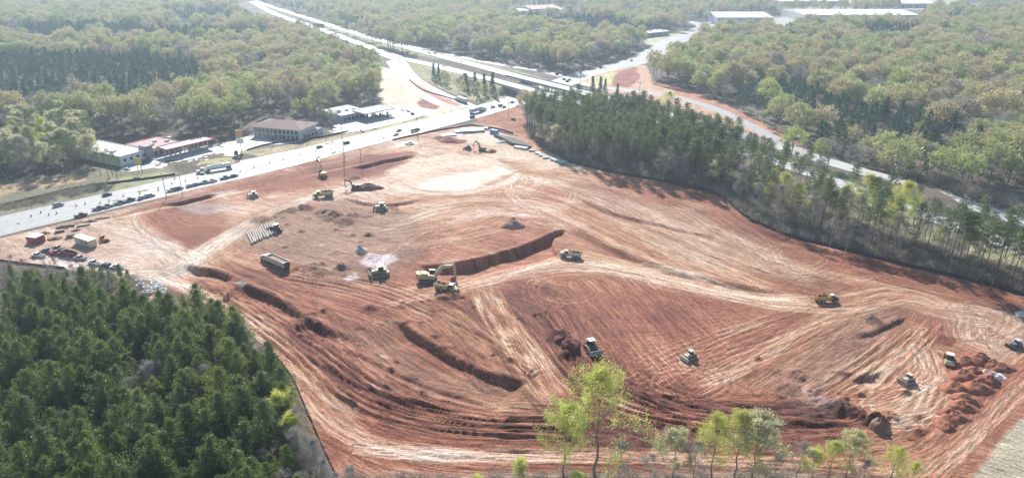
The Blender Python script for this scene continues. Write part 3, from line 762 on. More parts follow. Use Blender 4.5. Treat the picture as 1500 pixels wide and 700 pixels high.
def make_adt(label, load=SOILR, paintm=YEL, hoodm=None, group='articulated dump trucks hauling soil'):
    t = thing('articulated_dump_truck', label, 'dump truck', group=group)
    hoodm = hoodm or paintm
    MB().box(-4.6, 1.4, -.55, .55, .9, 1.35).box(1.2, 4.2, -.6, .6, .8, 1.3).cyl((.9,0,1.1), (1.6,0,1.1), .5).obj('chassis', DRK, t)
    MB().prism([(2.9,1.25),(4.95,1.15),(5.15,1.5),(4.9,2.15),(2.9,2.6)], -.95, .95).obj('hood', hoodm, t, .08)
    MB().box(5.0, 5.2, -1.4, 1.4, .75, 1.15).obj('bumper', DRK, t)
    for s in (-1, 1): MB().prism([(2.7,1.75),(4.2,1.75),(4.2,1.95),(2.7,1.95)], 1.2*s-.24, 1.2*s+.24).obj('mudguard', hoodm, t)
    c = MB().prism([(1.5,1.3),(2.95,1.3),(3.05,2.3),(2.85,3.35),(1.55,3.35)], -.75, .75).obj('cab', GLS, t)
    MB().box(1.45, 3.0, -.85, .85, 3.35, 3.5).obj('cab_roof', WHT, c, .04)
    MB().box(1.45, 3.0, -.8, .8, 1.3, 2.25).obj('cab_door', paintm, c)
    MB().cyl((1.3,-.9,1.5), (1.3,-.9,3.3), .1, n=8).obj('exhaust', DRK, t)
    d = MB()
    prof = [(-5.1,2.35),(-4.6,1.5),(-3.6,1.25),(.2,1.35),(1.0,1.75),(1.15,3.25),(.8,3.05),(-4.8,2.85)]
    d.prism(prof, -1.55, -1.42); d.prism(prof, 1.42, 1.55)
    d.prism([(-5.1,2.35),(-4.6,1.5),(-3.6,1.25),(.2,1.35),(1.0,1.75),(1.15,3.25),(1.02,3.25),(.86,1.85),(.1,1.5),(-3.55,1.4),(-4.5,1.65),(-5.0,2.4)], -1.43, 1.43)
    for x in (-3.8,-2.6,-1.4,-.2): d.box(x-.07, x+.07, -1.64, -1.54, 1.4, 2.85); d.box(x-.07, x+.07, 1.54, 1.64, 1.4, 2.85)
    d.box(-4.8, .9, -1.63, -1.5, 2.78, 2.95); d.box(-4.8, .9, 1.5, 1.63, 2.78, 2.95)
    d.obj('dump_body', paintm, t)
    if load:
        b = MB().box(-4.5, .85, -1.4, 1.4, 2.3, 2.78); mound(b, -1.4, 0, 2.7, 2.3, 1.35, 1.15, seed=3); mound(b, -3.2, 0, 2.6, 1.3, 1.2, 1.2, seed=5)
        b.obj('soil_load', load, t)
    for x in (3.45,-1.55,-3.4):
        for s in (-1, 1): wheel(t, x, 1.3*s, .88, .62)
    return t

def make_excavator(label, paintm=YEL, boom=(50, -50), swing=0, group='excavators on the site', bucketload=None):
    t = thing('excavator', label, 'excavator', group=group)
    for s in (-1, 1):
        MB().prism(rounded(-2.5, 2.5, .05, 1.05, .48), 1.3*s-.35, 1.3*s+.35).obj('crawler_track', TRK, t)
    MB().box(-1.2, 1.2, -1, 1, .5, 1.1).cyl((0,0,1.0), (0,0,1.3), .9).obj('undercarriage', DRK, t)
    MB().box(-2.3, 1.6, -1.45, 1.45, 1.3, 2.35).obj('house', paintm, t, .1)
    MB().box(-2.2, -.2, -1.3, 1.3, 2.35, 2.75, tx=.15, ty=.15).obj('engine_cover', paintm, t, .06)
    r = []
    pr = [(-3.3+.0,-1.0)]
    cw = [( -2.3,-1.5),(-2.9,-1.45),(-3.3,-1.0),(-3.4,0),(-3.3,1.0),(-2.9,1.45),(-2.3,1.5)]
    MB().loft([[(x, y, 1.35) for x, y in cw], [(x, y, 2.65) for x, y in cw]]).obj('counterweight', paintm, t, .08)
    c = MB().prism([(.1,1.35),(1.9,1.35),(2.0,2.3),(1.7,3.2),(.2,3.2)], .45, 1.42).obj('cab', GLS, t)
    MB().box(.1, 1.8, .4, 1.45, 3.2, 3.32).obj('cab_roof', paintm, c)
    MB().box(.1, 1.85, .42, 1.46, 1.35, 2.1).obj('cab_door', paintm, c)
    a, b = map(math.radians, boom)
    p0 = (1.3, 1.9); e = (p0[0]+3.0*math.cos(a+.25), p0[1]+3.0*math.sin(a+.25)); p1 = (e[0]+3.4*math.cos(a-.45), e[1]+3.4*math.sin(a-.45))
    def bar(mb, q, w, ys=-.28, ye=.28):
        for (x0, z0, w0), (x1, z1, w1) in zip(q[:-1], q[1:]):
            L = math.hypot(x1-x0, z1-z0); nx, nz = -(z1-z0)/L, (x1-x0)/L
            mb.prism([(x0-nx*w0, z0-nz*w0), (x1-nx*w1, z1-nz*w1), (x1+nx*w1, z1+nz*w1), (x0+nx*w0, z0+nz*w0)], ys, ye)
        return mb
    bar(MB(), [(*p0, .25), (*e, .48), (*p1, .25)], 0).obj('boom', paintm, t)
    st0 = (p1[0]-.7*math.cos(b), p1[1]-.7*math.sin(b)); p2 = (p1[0]+3.1*math.cos(b), p1[1]+3.1*math.sin(b))
    bar(MB(), [(*st0, .22), (*p1, .34), (*p2, .16)], 0, -.22, .22).obj('stick', paintm, t)
    m1 = ((p0[0]+e[0])/2+.5, (p0[1]+e[1])/2)
    h = MB()
    for s in (-1, 1): MB().cyl((1.9, .34*s, 1.7), (m1[0]+.6, .34*s, m1[1]+.2), .11, n=8).obj('hydraulic_cylinder', STL, t)
    h.cyl((e[0], 0, e[1]+.55), (st0[0], 0, st0[1]+.1), .11, n=8)
    h.obj('hydraulic_cylinder', STL, t)
    q = p2; B = [(q[0]+.25,q[1]+.1),(q[0]+.1,q[1]-1.1),(q[0]-.5,q[1]-1.5),(q[0]-1.2,q[1]-1.2),(q[0]-1.35,q[1]-.6),(q[0]-.9,q[1]-.95),(q[0]-.3,q[1]-.9)]
    MB().prism(B, -.75, .75).obj('bucket', DRK, t)
    if bucketload: 
        bb = MB(); mound(bb, q[0]-.6, 0, q[1]-.95, .8, .8, .9, 10, 4); bb.obj('soil_load', bucketload, t)
    return t

def make_dozer(label, paintm=YEL, roofm=None, bladem=None, group='bulldozers working the site'):
    t = thing('bulldozer', label, 'bulldozer', group=group)
    for s in (-1, 1):
        tr = MB().prism([(-2.1,.35),(-1.7,.05),(1.6,.05),(2.0,.35),(2.0,.8),(1.5,1.0),(-.4,1.25),(-1.6,1.05),(-2.1,.8)], 1.15*s-.32, 1.15*s+.32).obj('crawler_track', TRK, t)
        MB().box(-1.3, 1.3, 1.15*s-.34, 1.15*s+.34, .3, .6).obj('track_frame', paintm, tr)
        MB().box(.2, 2.7, 1.62*s-.12, 1.62*s+.12, .35, .65).obj('push_arm', paintm, t)
    MB().prism([(-1.6,.7),(2.0,.7),(2.1,1.9),(.3,2.05),(-.1,1.6),(-1.6,1.6)], -.8, .8).obj('hood', paintm, t, .06)
    MB().cyl((1.1,-.35,1.9), (1.1,-.35,2.9), .09, n=8).obj('exhaust', DRK, t)
    c = MB().prism([(-1.2,1.6),(.2,1.6),(.15,2.95),(-1.1,2.95)], -.7, .7).obj('cab', GLS, t)
    MB().box(-1.4, .45, -.95, .95, 2.95, 3.1).obj('cab_roof', roofm or paintm, c, .04)
    MB().box(-1.95, -1.2, -.8, .8, 1.1, 2.0).obj('fuel_tank', paintm, t, .06)
    MB().prism([(2.65,.05),(2.95,.1),(2.75,.5),(2.72,.95),(2.95,1.4),(2.75,1.45),(2.5,.95),(2.5,.4)], -2.0, 2.0).obj('blade', bladem or STL, t)
    r = MB().box(-2.6, -2.0, -.9, .9, .9, 1.2)
    for y in (-.7,0,.7): r.prism([(-2.6,1.1),(-2.45,1.1),(-2.6,.1),(-2.75,.1)], y-.08, y+.08)
    r.obj('ripper', DRK, t)
    return t

def make_roller(label):
    t = thing('soil_compactor', label, 'roller')
    MB().cyl((2.2,-1.05,.78), (2.2,1.05,.78), .78, n=20).obj('drum', STL, t)
    MB().box(1.2, 3.2, -1.3, -1.08, .55, 1.0).box(1.2, 3.2, 1.08, 1.3, .55, 1.0).box(3.05, 3.25, -1.3, 1.3, .55, 1.0).box(.6, 1.3, -1.3, 1.3, .55, 1.1).obj('drum_frame', YEL, t)
    prof = [(-3.0,.8),(-3.1,1.3),(-2.8,1.9),(-2.0,2.15),(-.6,2.15),(-.6,.8)]
    MB().prism(prof, -.95, .95).obj('engine_cover', YEL, t, .2)
    MB().box(-3.12, -3.0, -.5, .5, .95, 1.35).obj('radiator_grille', DRK, t)
    c = MB().prism([(-.6,1.0),(.8,1.0),(.85,2.8),(-.5,2.8)], -.75, .75).obj('cab', GLS, t)
    MB().box(-.8, 1.1, -.95, .95, 2.8, 2.95).obj('cab_roof', WHT, c, .04)
    for s in (-1, 1): wheel(t, -1.7, 1.05*s, .8, .6)
    return t

def make_pickup(label, m=WHT):
    t = thing('pickup_truck', label, 'pickup')
    MB().prism([(-2.8,.45),(2.7,.45),(2.8,.7),(2.7,1.05),(1.3,1.15),(-2.8,1.15)], -.95, .95).obj('body', m, t, .06)
    MB().box(-2.65, -.55, -.78, .78, 1.1, 1.17).obj('cargo_bed', DRK, t)
    MB().prism([(-.6,1.12),(1.45,1.12),(.85,1.78),(-.5,1.78)], -.82, .82).obj('windows', GLS, t)
    MB().box(-.45, .8, -.78, .78, 1.77, 1.86).obj('roof', m, t, .03)
    for x in (1.75,-1.7):
        for s in (-1, 1): wheel(t, x, .85*s, .38, .26, n=10)
    return t
def make_car(label, m, cat='car', van=False):
    t = thing('suv' if van else 'car', label, cat)
    if van:
        MB().prism([(-2.35,.35),(2.3,.35),(2.4,.65),(2.3,.98),(1.2,1.1),(-2.35,1.1)], -.93, .93).obj('body', m, t, .08)
        MB().prism([(-2.25,1.08),(1.3,1.08),(.6,1.62),(-2.05,1.62)], -.8, .8).obj('windows', GLS, t)
        MB().box(-2.05, .6, -.74, .74, 1.62, 1.72).obj('roof', m, t, .03)
    else:
        MB().prism([(-2.3,.35),(2.25,.35),(2.35,.55),(2.2,.82),(1.0,.95),(-1.6,1.0),(-2.3,.9)], -.9, .9).obj('body', m, t, .08)
        MB().prism([(-1.75,.96),(1.15,.93),(.35,1.36),(-1.1,1.36)], -.76, .76).obj('windows', GLS, t)
        MB().box(-1.05, .3, -.68, .68, 1.36, 1.43).obj('roof', m, t, .03)
    for x in (1.4,-1.4):
        for s in (-1, 1): wheel(t, x, .82*s, .33, .22, n=10)
    return t
def tractor_unit(t, m, x0=0, sleeper=True):
    MB().box(x0-3.2, x0+3.2, -.45, .45, .6, .95).obj('chassis', DRK, t)
    MB().prism([(x0+1.2,.8),(x0+3.3,.7),(x0+3.4,1.1),(x0+3.2,1.75),(x0+1.2,1.95)], -.85, .85).obj('hood', m, t, .08)
    MB().prism([(x0-.6,.9),(x0+1.3,.9),(x0+1.25,1.9),(x0+.9,2.75),(x0-.6,2.75)], -1.15, 1.15).obj('cab', m, t, .06)
    MB().prism([(x0+.0,1.75),(x0+1.34,1.75),(x0+1.3,1.95),(x0+1.02,2.55),(x0+.0,2.55)], -1.18, 1.18).obj('windows', GLS, t)
    for s in (-1, 1): MB().cyl((x0-.75, 1.0*s, 1), (x0-.75, 1.0*s, 3.1), .09, n=8).obj('exhaust', STL, t)
    for x in (x0+2.3, x0-1.5, x0-2.7):
        for s in (-1, 1): wheel(t, x, 1.0*s, .5, .5, n=12)

def make_dump_semi(label):
    t = thing('dump_trailer_truck', label, 'truck')
    tractor_unit(t, CREAM, 5.0)
    b = MB(); zt, zb = 3.3, 1.25
    for s in (-1, 1):
        b.box(-7.2, 3.3, min(1.2*s,1.27*s), max(1.2*s,1.27*s), zb, zt)
        b.box(-7.25, 3.35, min(1.2*s,1.35*s), max(1.2*s,1.35*s), zt-.12, zt)
        for i in range(14): b.box(-7.1+i*.78, -7.0+i*.78, min(1.26*s,1.34*s), max(1.26*s,1.34*s), zb, zt-.13)
    b.box(3.2, 3.3, -1.2, 1.2, zb, zt+.15).box(-7.2, -7.1, -1.2, 1.2, zb, zt).box(-7.1, 3.2, -1.2, 1.2, zb, zb+.15)
    b.obj('trailer_body', mat('pale_trailer_metal', (.62,.58,.56), .45, .1, .1), t)
    m = MB().box(-7.05, 3.15, -1.18, 1.18, 2.2, 2.75); mound(m, -1, 0, 2.7, 4, 1.1, .35, seed=2); m.obj('soil_load', mat('tan_soil', (.36,.27,.19), .95, var=.3), t)
    MB().box(-7.0, 2.5, -.45, .45, .95, 1.24).obj('trailer_frame', DRK, t)
    MB().box(-7.3, -7.2, -1.15, 1.15, 1.2, 3.15).obj('tailgate', DRK, t)
    for x in (-6.3,-5.1,-3.9):
        for s in (-1, 1): wheel(t, x, 1.0*s, .5, .5, n=12)
    return t
def make_semi(label, tank=False, m=WHT, tm=None, name='semi_truck', bodym=None):
    t = thing(name, label, 'truck')
    tractor_unit(t, m, 6.8)
    bodym = bodym or WHT
    if tank:
        rings = []
        for x, f in ((-7.6,.55),(-7.45,.85),(-7.0,1),(4.4,1),(4.8,.85),(4.95,.55)):
            rings.append([(x, 1.25*f*math.cos(2*math.pi*i/16), 2.35+1.1*f*math.sin(2*math.pi*i/16)) for i in range(16)])
        MB().loft(rings).obj('tank', bodym, t, smooth=False)
        MB().box(-3, 3, -.25, .25, 3.42, 3.55).obj('walkway', STL, t)
    else:
        MB().box(-7.8, 4.9, -1.28, 1.28, 1.2, 4.0).obj('trailer_body', bodym, t, .03)
        MB().box(-7.88, -7.8, -1.2, 1.2, 1.3, 3.9).obj('rear_door', LGR, t)
    MB().box(-7.4, 4.5, -.5, .5, .95, 1.2).obj('trailer_frame', DRK, t)
    for x in (-6.6,-5.4):
        for s in (-1, 1): wheel(t, x, 1.0*s, .5, .5, n=12)
    return t

def put(o, px, py, rz=0, sc=1.0, dz=0):
    x, y = at(px, py); z = gz(x, y); x, y = at(px, py, z); o.location = (x, y, gz(x, y)+dz); o.rotation_euler[2] = rz
    if sc != 1.0: o.scale = (sc,)*3
    return o
def seat(o, px, py, rz, L=2.0, Wd=1.3, sc=1.0):
    """set a machine on the ground with the pitch and roll of the soil under it"""
    put(o, px, py, rz, sc); x, y, _ = o.location; c, s = math.cos(rz), math.sin(rz)
    L *= sc; Wd *= sc
    pz = lambda a, b: gz(x+a*c-b*s, y+a*s+b*c)
    f = (pz(L, Wd)+pz(L, -Wd))/2; r = (pz(-L, Wd)+pz(-L, -Wd))/2; l = (pz(L, Wd)+pz(-L, Wd))/2; q = (pz(L, -Wd)+pz(-L, -Wd))/2
    o.rotation_euler = (math.atan2(l-q, 2*Wd), -math.atan2(f-r, 2*L), rz)
    o.location.z = (f+r)/2+.02; return o

# ------------------------------------------------------------ machines
a1 = make_adt('articulated dump truck heaped with red soil driving right on the pale haul lane', SOILR, YEL, DRK)
seat(a1, 1209, 442, 0.02, 4, 1.2, .84)
a2 = make_adt('dusty tan articulated dump truck heading left, just past the end of the tall cut bank', SOILR, CREAM, CREAM); seat(a2, 836, 377, math.radians(176)-.2, 4, 1.2, .88)
a3 = make_adt('yellow articulated dump truck beside the dark soil heap, upper left part of site', mat('dark_load', (.16,.12,.08), .95, var=.3), YELP); seat(a3, 474, 289, math.radians(190), 4, 1.2)
a4 = make_adt('articulated dump truck heaped with red soil being loaded under the big excavator boom', SOILR, YELP); seat(a4, 654, 424, math.radians(-25), 4, 1.2, .95)
ex = make_excavator('big dusty yellow excavator reaching its raised boom over a truck at site centre', YELP, (38, -78), bucketload=SOILR); seat(ex, 627, 413, math.radians(12), 2, 1.2, 1.42)
ex2 = make_excavator('yellow excavator with raised boom on dark red soil near the arterial road', YEL, (58, 10)); seat(ex2, 473, 259, math.radians(118), 2, 1.2, 1.1)
ex3 = make_excavator('dark excavator beside a dark soil heap with its stick lowered to the left', DRK, (50, -84)); seat(ex3, 521, 277, math.radians(186), 2, 1.2, .85)
ex4 = make_excavator('small brown excavator near the dark soil berm below the stacked pipes', mat('brown_paint', (.24,.17,.11), .6), (62, -60)); seat(ex4, 706, 221, math.radians(170), 2, 1.2, .85)
d1 = make_dozer('white roofed bulldozer pushing toward the camera beside a dark soil heap', DRK, WHT, mat('grey_blade', (.35,.31,.31), .5)); seat(d1, 866, 515, math.radians(-68), 2, 1.2, 1.15)
d2 = make_dozer('cream bulldozer alone on the finely tracked slope right of centre', CREAM, CREAM, CREAM, None); seat(d2, 1010, 525, math.radians(212), 2, 1.2, .88)
d3 = make_dozer('bulldozer with cream hood working left of the row of soil heaps', CREAM, CREAM, mat('dusky_blade', (.30,.22,.22), .6)); seat(d3, 1329, 560, math.radians(205), 2, 1.2, .86)
d4 = make_dozer('dark bulldozer at the white washings patch left of the big excavator', mat('olive_dust', (.30,.27,.16), .6), YELP, DRK); seat(d4, 556, 404, math.radians(200), 2, 1.2, 1.35)
d5 = make_dozer('small grey bulldozer alone on pale soil below the tanker truck', LGR, WHT, DRK); seat(d5, 371, 289, math.radians(200), 2, 1.2, 1.0)
d6 = make_dozer('cream bulldozer with blade to the left, below the pale loop track', CREAM, WHT, DRK); seat(d6, 558, 308, math.radians(183), 2, 1.2, 1.2)
d7 = make_dozer('dark crawler with white roof at the end of the laid out pipes', DRK, WHT, CREAM); seat(d7, 404, 339, math.radians(150), 2, 1.2, 1.15)
d8 = make_dozer('blue grey bulldozer at the right photo edge above the soil heaps', mat('slate_paint', (.16,.18,.24), .5), LGR, DRK); seat(d8, 1487, 508, math.radians(200), 2, 1.2, .85)
ro = make_roller('yellow soil compactor with white cab roof parked at the top of the soil heaps'); seat(ro, 1389, 530, math.radians(242), 2, 1.1, 1.0)
ld = make_dozer('brown crawler loader beside the small brown excavator', mat('brown_paint2', (.26,.19,.12), .6), None, DRK); seat(ld, 685, 219, math.radians(185), 2, 1.2, 1.0)
ds = make_dump_semi('pale high sided dump trailer truck facing left, loaded with tan soil'); put(ds, 404, 388, head((425, 399), (383, 380)), 1.08)
tk = make_semi('white tanker truck on the forecourt beside the oval grass island', True); put(tk, 318, 250, head((343, 245), (296, 253)), 1.06)
s1 = make_semi('white box semi truck turning at the foot of the near exit ramp', False, WHT, bodym=LGR); put(s1, 676, 150, head((695, 156), (655, 142)), 1.0)
s2 = make_semi('grey box semi truck crossing the junction on the arterial road', False, LGR, bodym=LGR); put(s2, 699, 165, head((686, 168), (715, 160)), 1.0)
bt = make_semi('short dark box truck on the arterial road shoulder', False, DRK, bodym=mat('dark_box', (.10,.10,.12), .6)); put(bt, 608, 193, head((600, 195), (616, 190)), .5)

p1 = make_pickup('white pickup parked on pale ground left of a second white pickup, by the pine wood'); put(p1, 138, 387, math.radians(155), 1.0)
p2 = dup(p1, *at(172, 393), math.radians(175), 'white pickup half hidden by the small pines at the wood edge')
p3 = dup(p1, *at(600, 212), math.radians(5), 'white pickup alone on a pale patch of red soil near the slabs')
dk = mat('dark_car_paint', (.035,.045,.07), .3, var=.05); sv = mat('silver_car_paint', (.42,.43,.45), .3, .4, var=.05); gy = mat('grey_car_paint', (.18,.19,.2), .35, .2, var=.05)
rp = mat('red_car_paint', (.35,.04,.04), .3, var=.05)
arth = head((100, 308), (200, 285))
c1 = make_car('silver suv driving on the empty left stretch of the arterial road', sv, 'suv', True); put(c1, 86, 302, arth, dz=.07)
c2 = make_car('dark blue car driving ahead of the silver suv on the arterial road', dk); put(c2, 157, 287, arth, dz=.07)
c3 = make_car('light car template', WHT)
c3['label'] = 'white car parked behind the yellow pole sign beside the white building'; put(c3, 186, 249, math.radians(160))
suv = make_car('dark suv parked nearest the white building wall', dk, 'suv', True); put(suv, 214, 238, math.radians(60))
pk = 'vehicles parked in line on the dusty shoulder of the arterial road'
LABQ = [(119,317,p1,arth,'dark flatbed pickup at the near end of the shoulder queue',DRK),(145,307,p1,arth,'grey pickup second from left in the shoulder queue',gy),(157,304,p1,arth,'silver pickup third from left in the shoulder queue',sv),
        (176,299,p1,arth,'grey truck with dark body fourth from left in the shoulder queue',gy),(190,295,p1,arth,'dark pickup fifth from left in the shoulder queue',dk),(209,291,c3,arth,'low silver car behind the dark pickup of the shoulder queue',sv),(220,288,c1,arth,'silver suv in the middle of the shoulder queue',sv),
        (253,280,p1,arth,'pickup parked between the two street light poles',sv),(262,278,c1,arth,'dark suv touching the pickup between the street light poles',gy),(279,274,c3,arth,'silver car just right of the second street light pole',sv),(288,272,c2,arth,'grey car right of the silver one past the second light pole',gy),
        (300,269,p1,arth,'silver pickup below the tanker truck on the shoulder',sv),(311,267,p1,arth,'white pickup below the tail of the tanker truck on the shoulder',WHT),(330,262,p1,arth,'dark pickup next to last in the shoulder queue',gy),(343,259,c3,arth,'low dark car last at the right end of the shoulder queue',dk)]
for px, py, src, rz, lab, m in LABQ:
    x, y = at(px, py); o = dup(src, x, y, rz, lab, pk, swap={'body': m, 'roof': m}); o.location.z += .06
TRAF = [(468,217,c2,'dark car on the arterial road below the motel',dk,1),(508,211,c1,'dark suv passing the tall power pole',dk,1),(584,192,c3,'silver car on the arterial road ahead of the dark box truck',sv,1),(580,198,c3,'grey car beside the silver one near the dark box truck',gy,1),
        (692,173,c1,'dark suv waiting beside the grey semi truck',dk,1),(722,158,c2,'dark car right of the grey semi truck',dk,1),(733,156,c1,'grey suv before the freeway bridge',gy,1),(738,158,c3,'dark car beside the grey suv before the bridge',dk,1),(750,151,c3,'red car just coming out from under the bridge',rp,1),
        (752,176,c3,'black car on the pale pad left of the tall pines',dk,0),(826,117,c2,'dark car at the far junction, left of three',dk,1),(831,120,c1,'grey suv at the far junction, middle of three',gy,1),(834,118,c3,'dark car at the far junction, right of three',dk,1),
        (816,110,c1,'dark suv arriving on the far exit ramp',dk,1),(850,107,c3,'dark car in the queue beyond the far junction',gy,1),(863,103,c2,'black car in the queue toward the far road bend',dk,1),(880,100,c1,'dark suv leading the queue toward the far road bend',dk,1),(925,90,c3,'silver car on the arterial road near the far bend',sv,1),
        (346,225,c1,'dark suv under the left fuel station pylon sign',dk,0),(343,232,c2,'grey car behind the dark suv under the pylon sign',gy,0),(414,203,c1,'black suv parked left at the motel front',dk,0),(400,205,c2,'dark car parked at the motel corner',dk,0),(531,192,c3,'silver car leaving the right fuel station',sv,0),
        (208,240,c2,'black car parked second along the white building',dk,0),(224,233,c3,'white car parked farthest along the white building',WHT,0),(598,164,c2,'dark car parked right of the right fuel station canopy',dk,0),(590,162,c3,'white car parked by the right fuel station canopy',WHT,0),(604,168,c1,'black suv at the edge of the right forecourt',dk,0)]
for px, py, src, lab, m, a in TRAF:
    x, y = at(px, py); i = int(np.argmin(np.hypot(L_ART[:, 0]-x, L_ART[:, 1]-y))); q = L_ART[min(i+2, len(L_ART)-1)]-L_ART[max(i-2, 0)]
    o = dup(src, x, y, math.atan2(q[1], q[0])+(0 if a else 1.2), lab, swap={'body': m, 'roof': m}); o.location.z += .08
FW = [(508,62,L_NEAR,0,'silver car on the freeway below the far billboard',sv),(530,68,L_NEAR,1,'white car on the near carriageway past the billboards',WHT),(560,67,L_FAR,0,'dark car on the far carriageway above the ramp',dk),(595,86,L_NEAR,0,'grey car at the ramp fork of the near carriageway',gy),
      (618,84,L_FAR,0,'dark suv on the far carriageway near the fork',dk),(626,86,L_FAR,1,'black car close behind the dark suv on the far carriageway',dk),(706,98,L_FAR,0,'white car on the far carriageway before the bridge',WHT),(1260,280,L_NEAR,0,'grey car on the highway behind the trees at right',gy),(455,27,L_FAR,1,'silver car far up the freeway near its bend',sv),
      (668,104,L_NEAR,1,'white car on the near carriageway right of the ramp fork',WHT)]
for px, py, L, lane, lab, m in FW:
    x, y = at(px, py); i = int(np.argmin(np.hypot(L[:, 0]-x, L[:, 1]-y))); i = min(max(i, 2), len(L)-3); q = L[i+1]-L[i-1]; n = np.array([-q[1], q[0]])/math.hypot(q[0], q[1])*(2 if lane else -2)
    o = dup(c3 if 'suv' not in lab else c1, L[i][0]+n[0], L[i][1]+n[1], math.atan2(q[1], q[0]), lab, z=L[i][2]+.12, swap={'body': m, 'roof': m})

# ------------------------------------------------------------ yard things at the left
def box_at(p, q, w, h, name, label, cat, m, roofm, back=1):
    """a rectangular box standing with its near long edge from p to q"""
    a = Vector(at(*p)); b = Vector(at(*q)); L = (b-a).length; rz = math.atan2(b.y-a.y, b.x-a.x)
    t = thing(name, label, cat, a.x, a.y, gz(a.x, a.y), rz); return t, L
t, L = box_at((110, 357), (137, 361), 3, 3, 'site_trailer', 'long tan site trailer with pale roof beside the orange backhoe', 'trailer', TANP, WHT)
MB().box(0, 11, 0, 3.2, .3, 3.3).obj('body', TANP, t); MB().box(-.1, 11.1, -.1, 3.3, 3.3, 3.45).obj('roof', mat('cream_roof', (.72,.68,.58), .6), t)
MB().box(2, 3, -.05, .02, .5, 2.5).obj('door', LGR, t)
for x in (5, 8): MB().box(x, x+1.1, -.05, .02, 1.4, 2.3).obj('window', GLS, t)
t.rotation_euler.z = head((110, 353), (137, 362)); t.scale = (.98,)*3
t, L = box_at((40, 356), (56, 361), 3, 3, 'storage_container', 'dark red storage box with white roof standing alone at far left', 'container', REDP, WHT)
MB().box(0, 5.4, 0, 4.2, .1, 2.9).obj('body', REDP, t); MB().box(-.1, 5.5, -.1, 4.3, 2.9, 3.05).obj('roof', WHT, t); MB().box(5.38, 5.46, 1, 3, .2, 2.6).obj('door', mat('dark_red', (.28,.04,.05), .5), t)
t.rotation_euler.z = head((40, 355), (58, 358))
t = thing('dump_truck', 'small dump truck with maroon bed parked left of the two white pickups', 'truck'); put(t, 101, 375, math.radians(158))
MB().box(-3.5, 3.4, -.4, .4, .5, .9).obj('chassis', DRK, t); MB().prism([(1.6,.8),(3.5,.8),(3.6,1.5),(2.9,2.5),(1.6,2.5)], -1.1, 1.1).obj('cab', DRK, t, .06)
b = MB()
for s in (-1, 1): b.box(-3.8, 1.4, min(1.1*s,1.2*s), max(1.1*s,1.2*s), 1.0, 2.2)
b.box(-3.8, 1.4, -1.1, 1.1, 1.0, 1.2).box(1.3, 1.4, -1.1, 1.1, 1.2, 2.4).box(-3.8, -3.7, -1.1, 1.1, 1.2, 2.2).obj('dump_bed', mat('maroon', (.22,.05,.06), .5), t)
for x in (2.4,-1.6,-2.8):
    for s in (-1, 1): wheel(t, x, .95*s, .48, .35, n=12)
t = thing('car_truck', '', ''); bpy.data.objects.remove(t)
p4 = dup(p1, *at(86, 366), math.radians(160), 'pickup with pale roof above the red pickup at the left yard', swap={'body': gy, 'roof': sv})
p5 = dup(p1, *at(84, 373), math.radians(170), 'red pickup at the left yard beside the maroon truck bed', swap={'body': REDP, 'roof': REDP})
p6 = dup(p1, *at(70, 370), math.radians(170), 'dark green pickup leftmost in the yard', swap={'body': mat('dark_green', (.06,.12,.10), .4), 'roof': mat('dark_green', (0,0,0))})
p7 = dup(p1, *at(118, 380), math.radians(168), 'silver pickup between the maroon truck and the first white pickup', swap={'body': sv, 'roof': sv})
p8 = dup(p1, *at(56, 376), math.radians(170), 'white pickup leftmost on the white gravel of the yard')
c9 = dup(c1, *at(155, 391), math.radians(165), 'dark suv between the two white pickups', swap={'body': dk, 'roof': dk})
t = thing('backhoe_loader', 'small orange and black backhoe right of the tan site trailer', 'backhoe'); put(t, 152, 353, math.radians(-30))
MB().prism([(-1.2,.6),(2.0,.6),(2.0,1.5),(.4,1.6),(.3,1.1),(-1.2,1.1)], -.6, .6).obj('body', ORG, t, .05)
c = MB().prism([(-.9,1.1),(.4,1.1),(.3,2.5),(-.8,2.5)], -.65, .65).obj('cab', GLS, t); MB().box(-1, .5, -.75, .75, 2.5, 2.62).obj('cab_roof', ORG, c)
MB().prism([(2.3,.1),(3.1,.1),(2.6,.4),(2.5,1.0),(2.3,1.0)], -1.1, 1.1).obj('front_bucket', DRK, t)
MB().box(1.2, 2.4, -.8, -.6, .7, .95).box(1.2, 2.4, .6, .8, .7, .95).obj('loader_arm', ORG, t)
MB().prism([(-1.2,.9),(-2.2,2.4),(-2.4,2.3),(-1.4,.8)], -.15, .15).prism([(-2.2,2.4),(-3.2,.8),(-3.0,.7),(-2.1,2.1)], -.13, .13).obj('backhoe_arm', ORG, t)
for x, r in ((1.3,.45),(-.7,.7)):
    for s in (-1, 1): wheel(t, x, .85*s, r, .4, n=12)
RQ = random.Random(3)
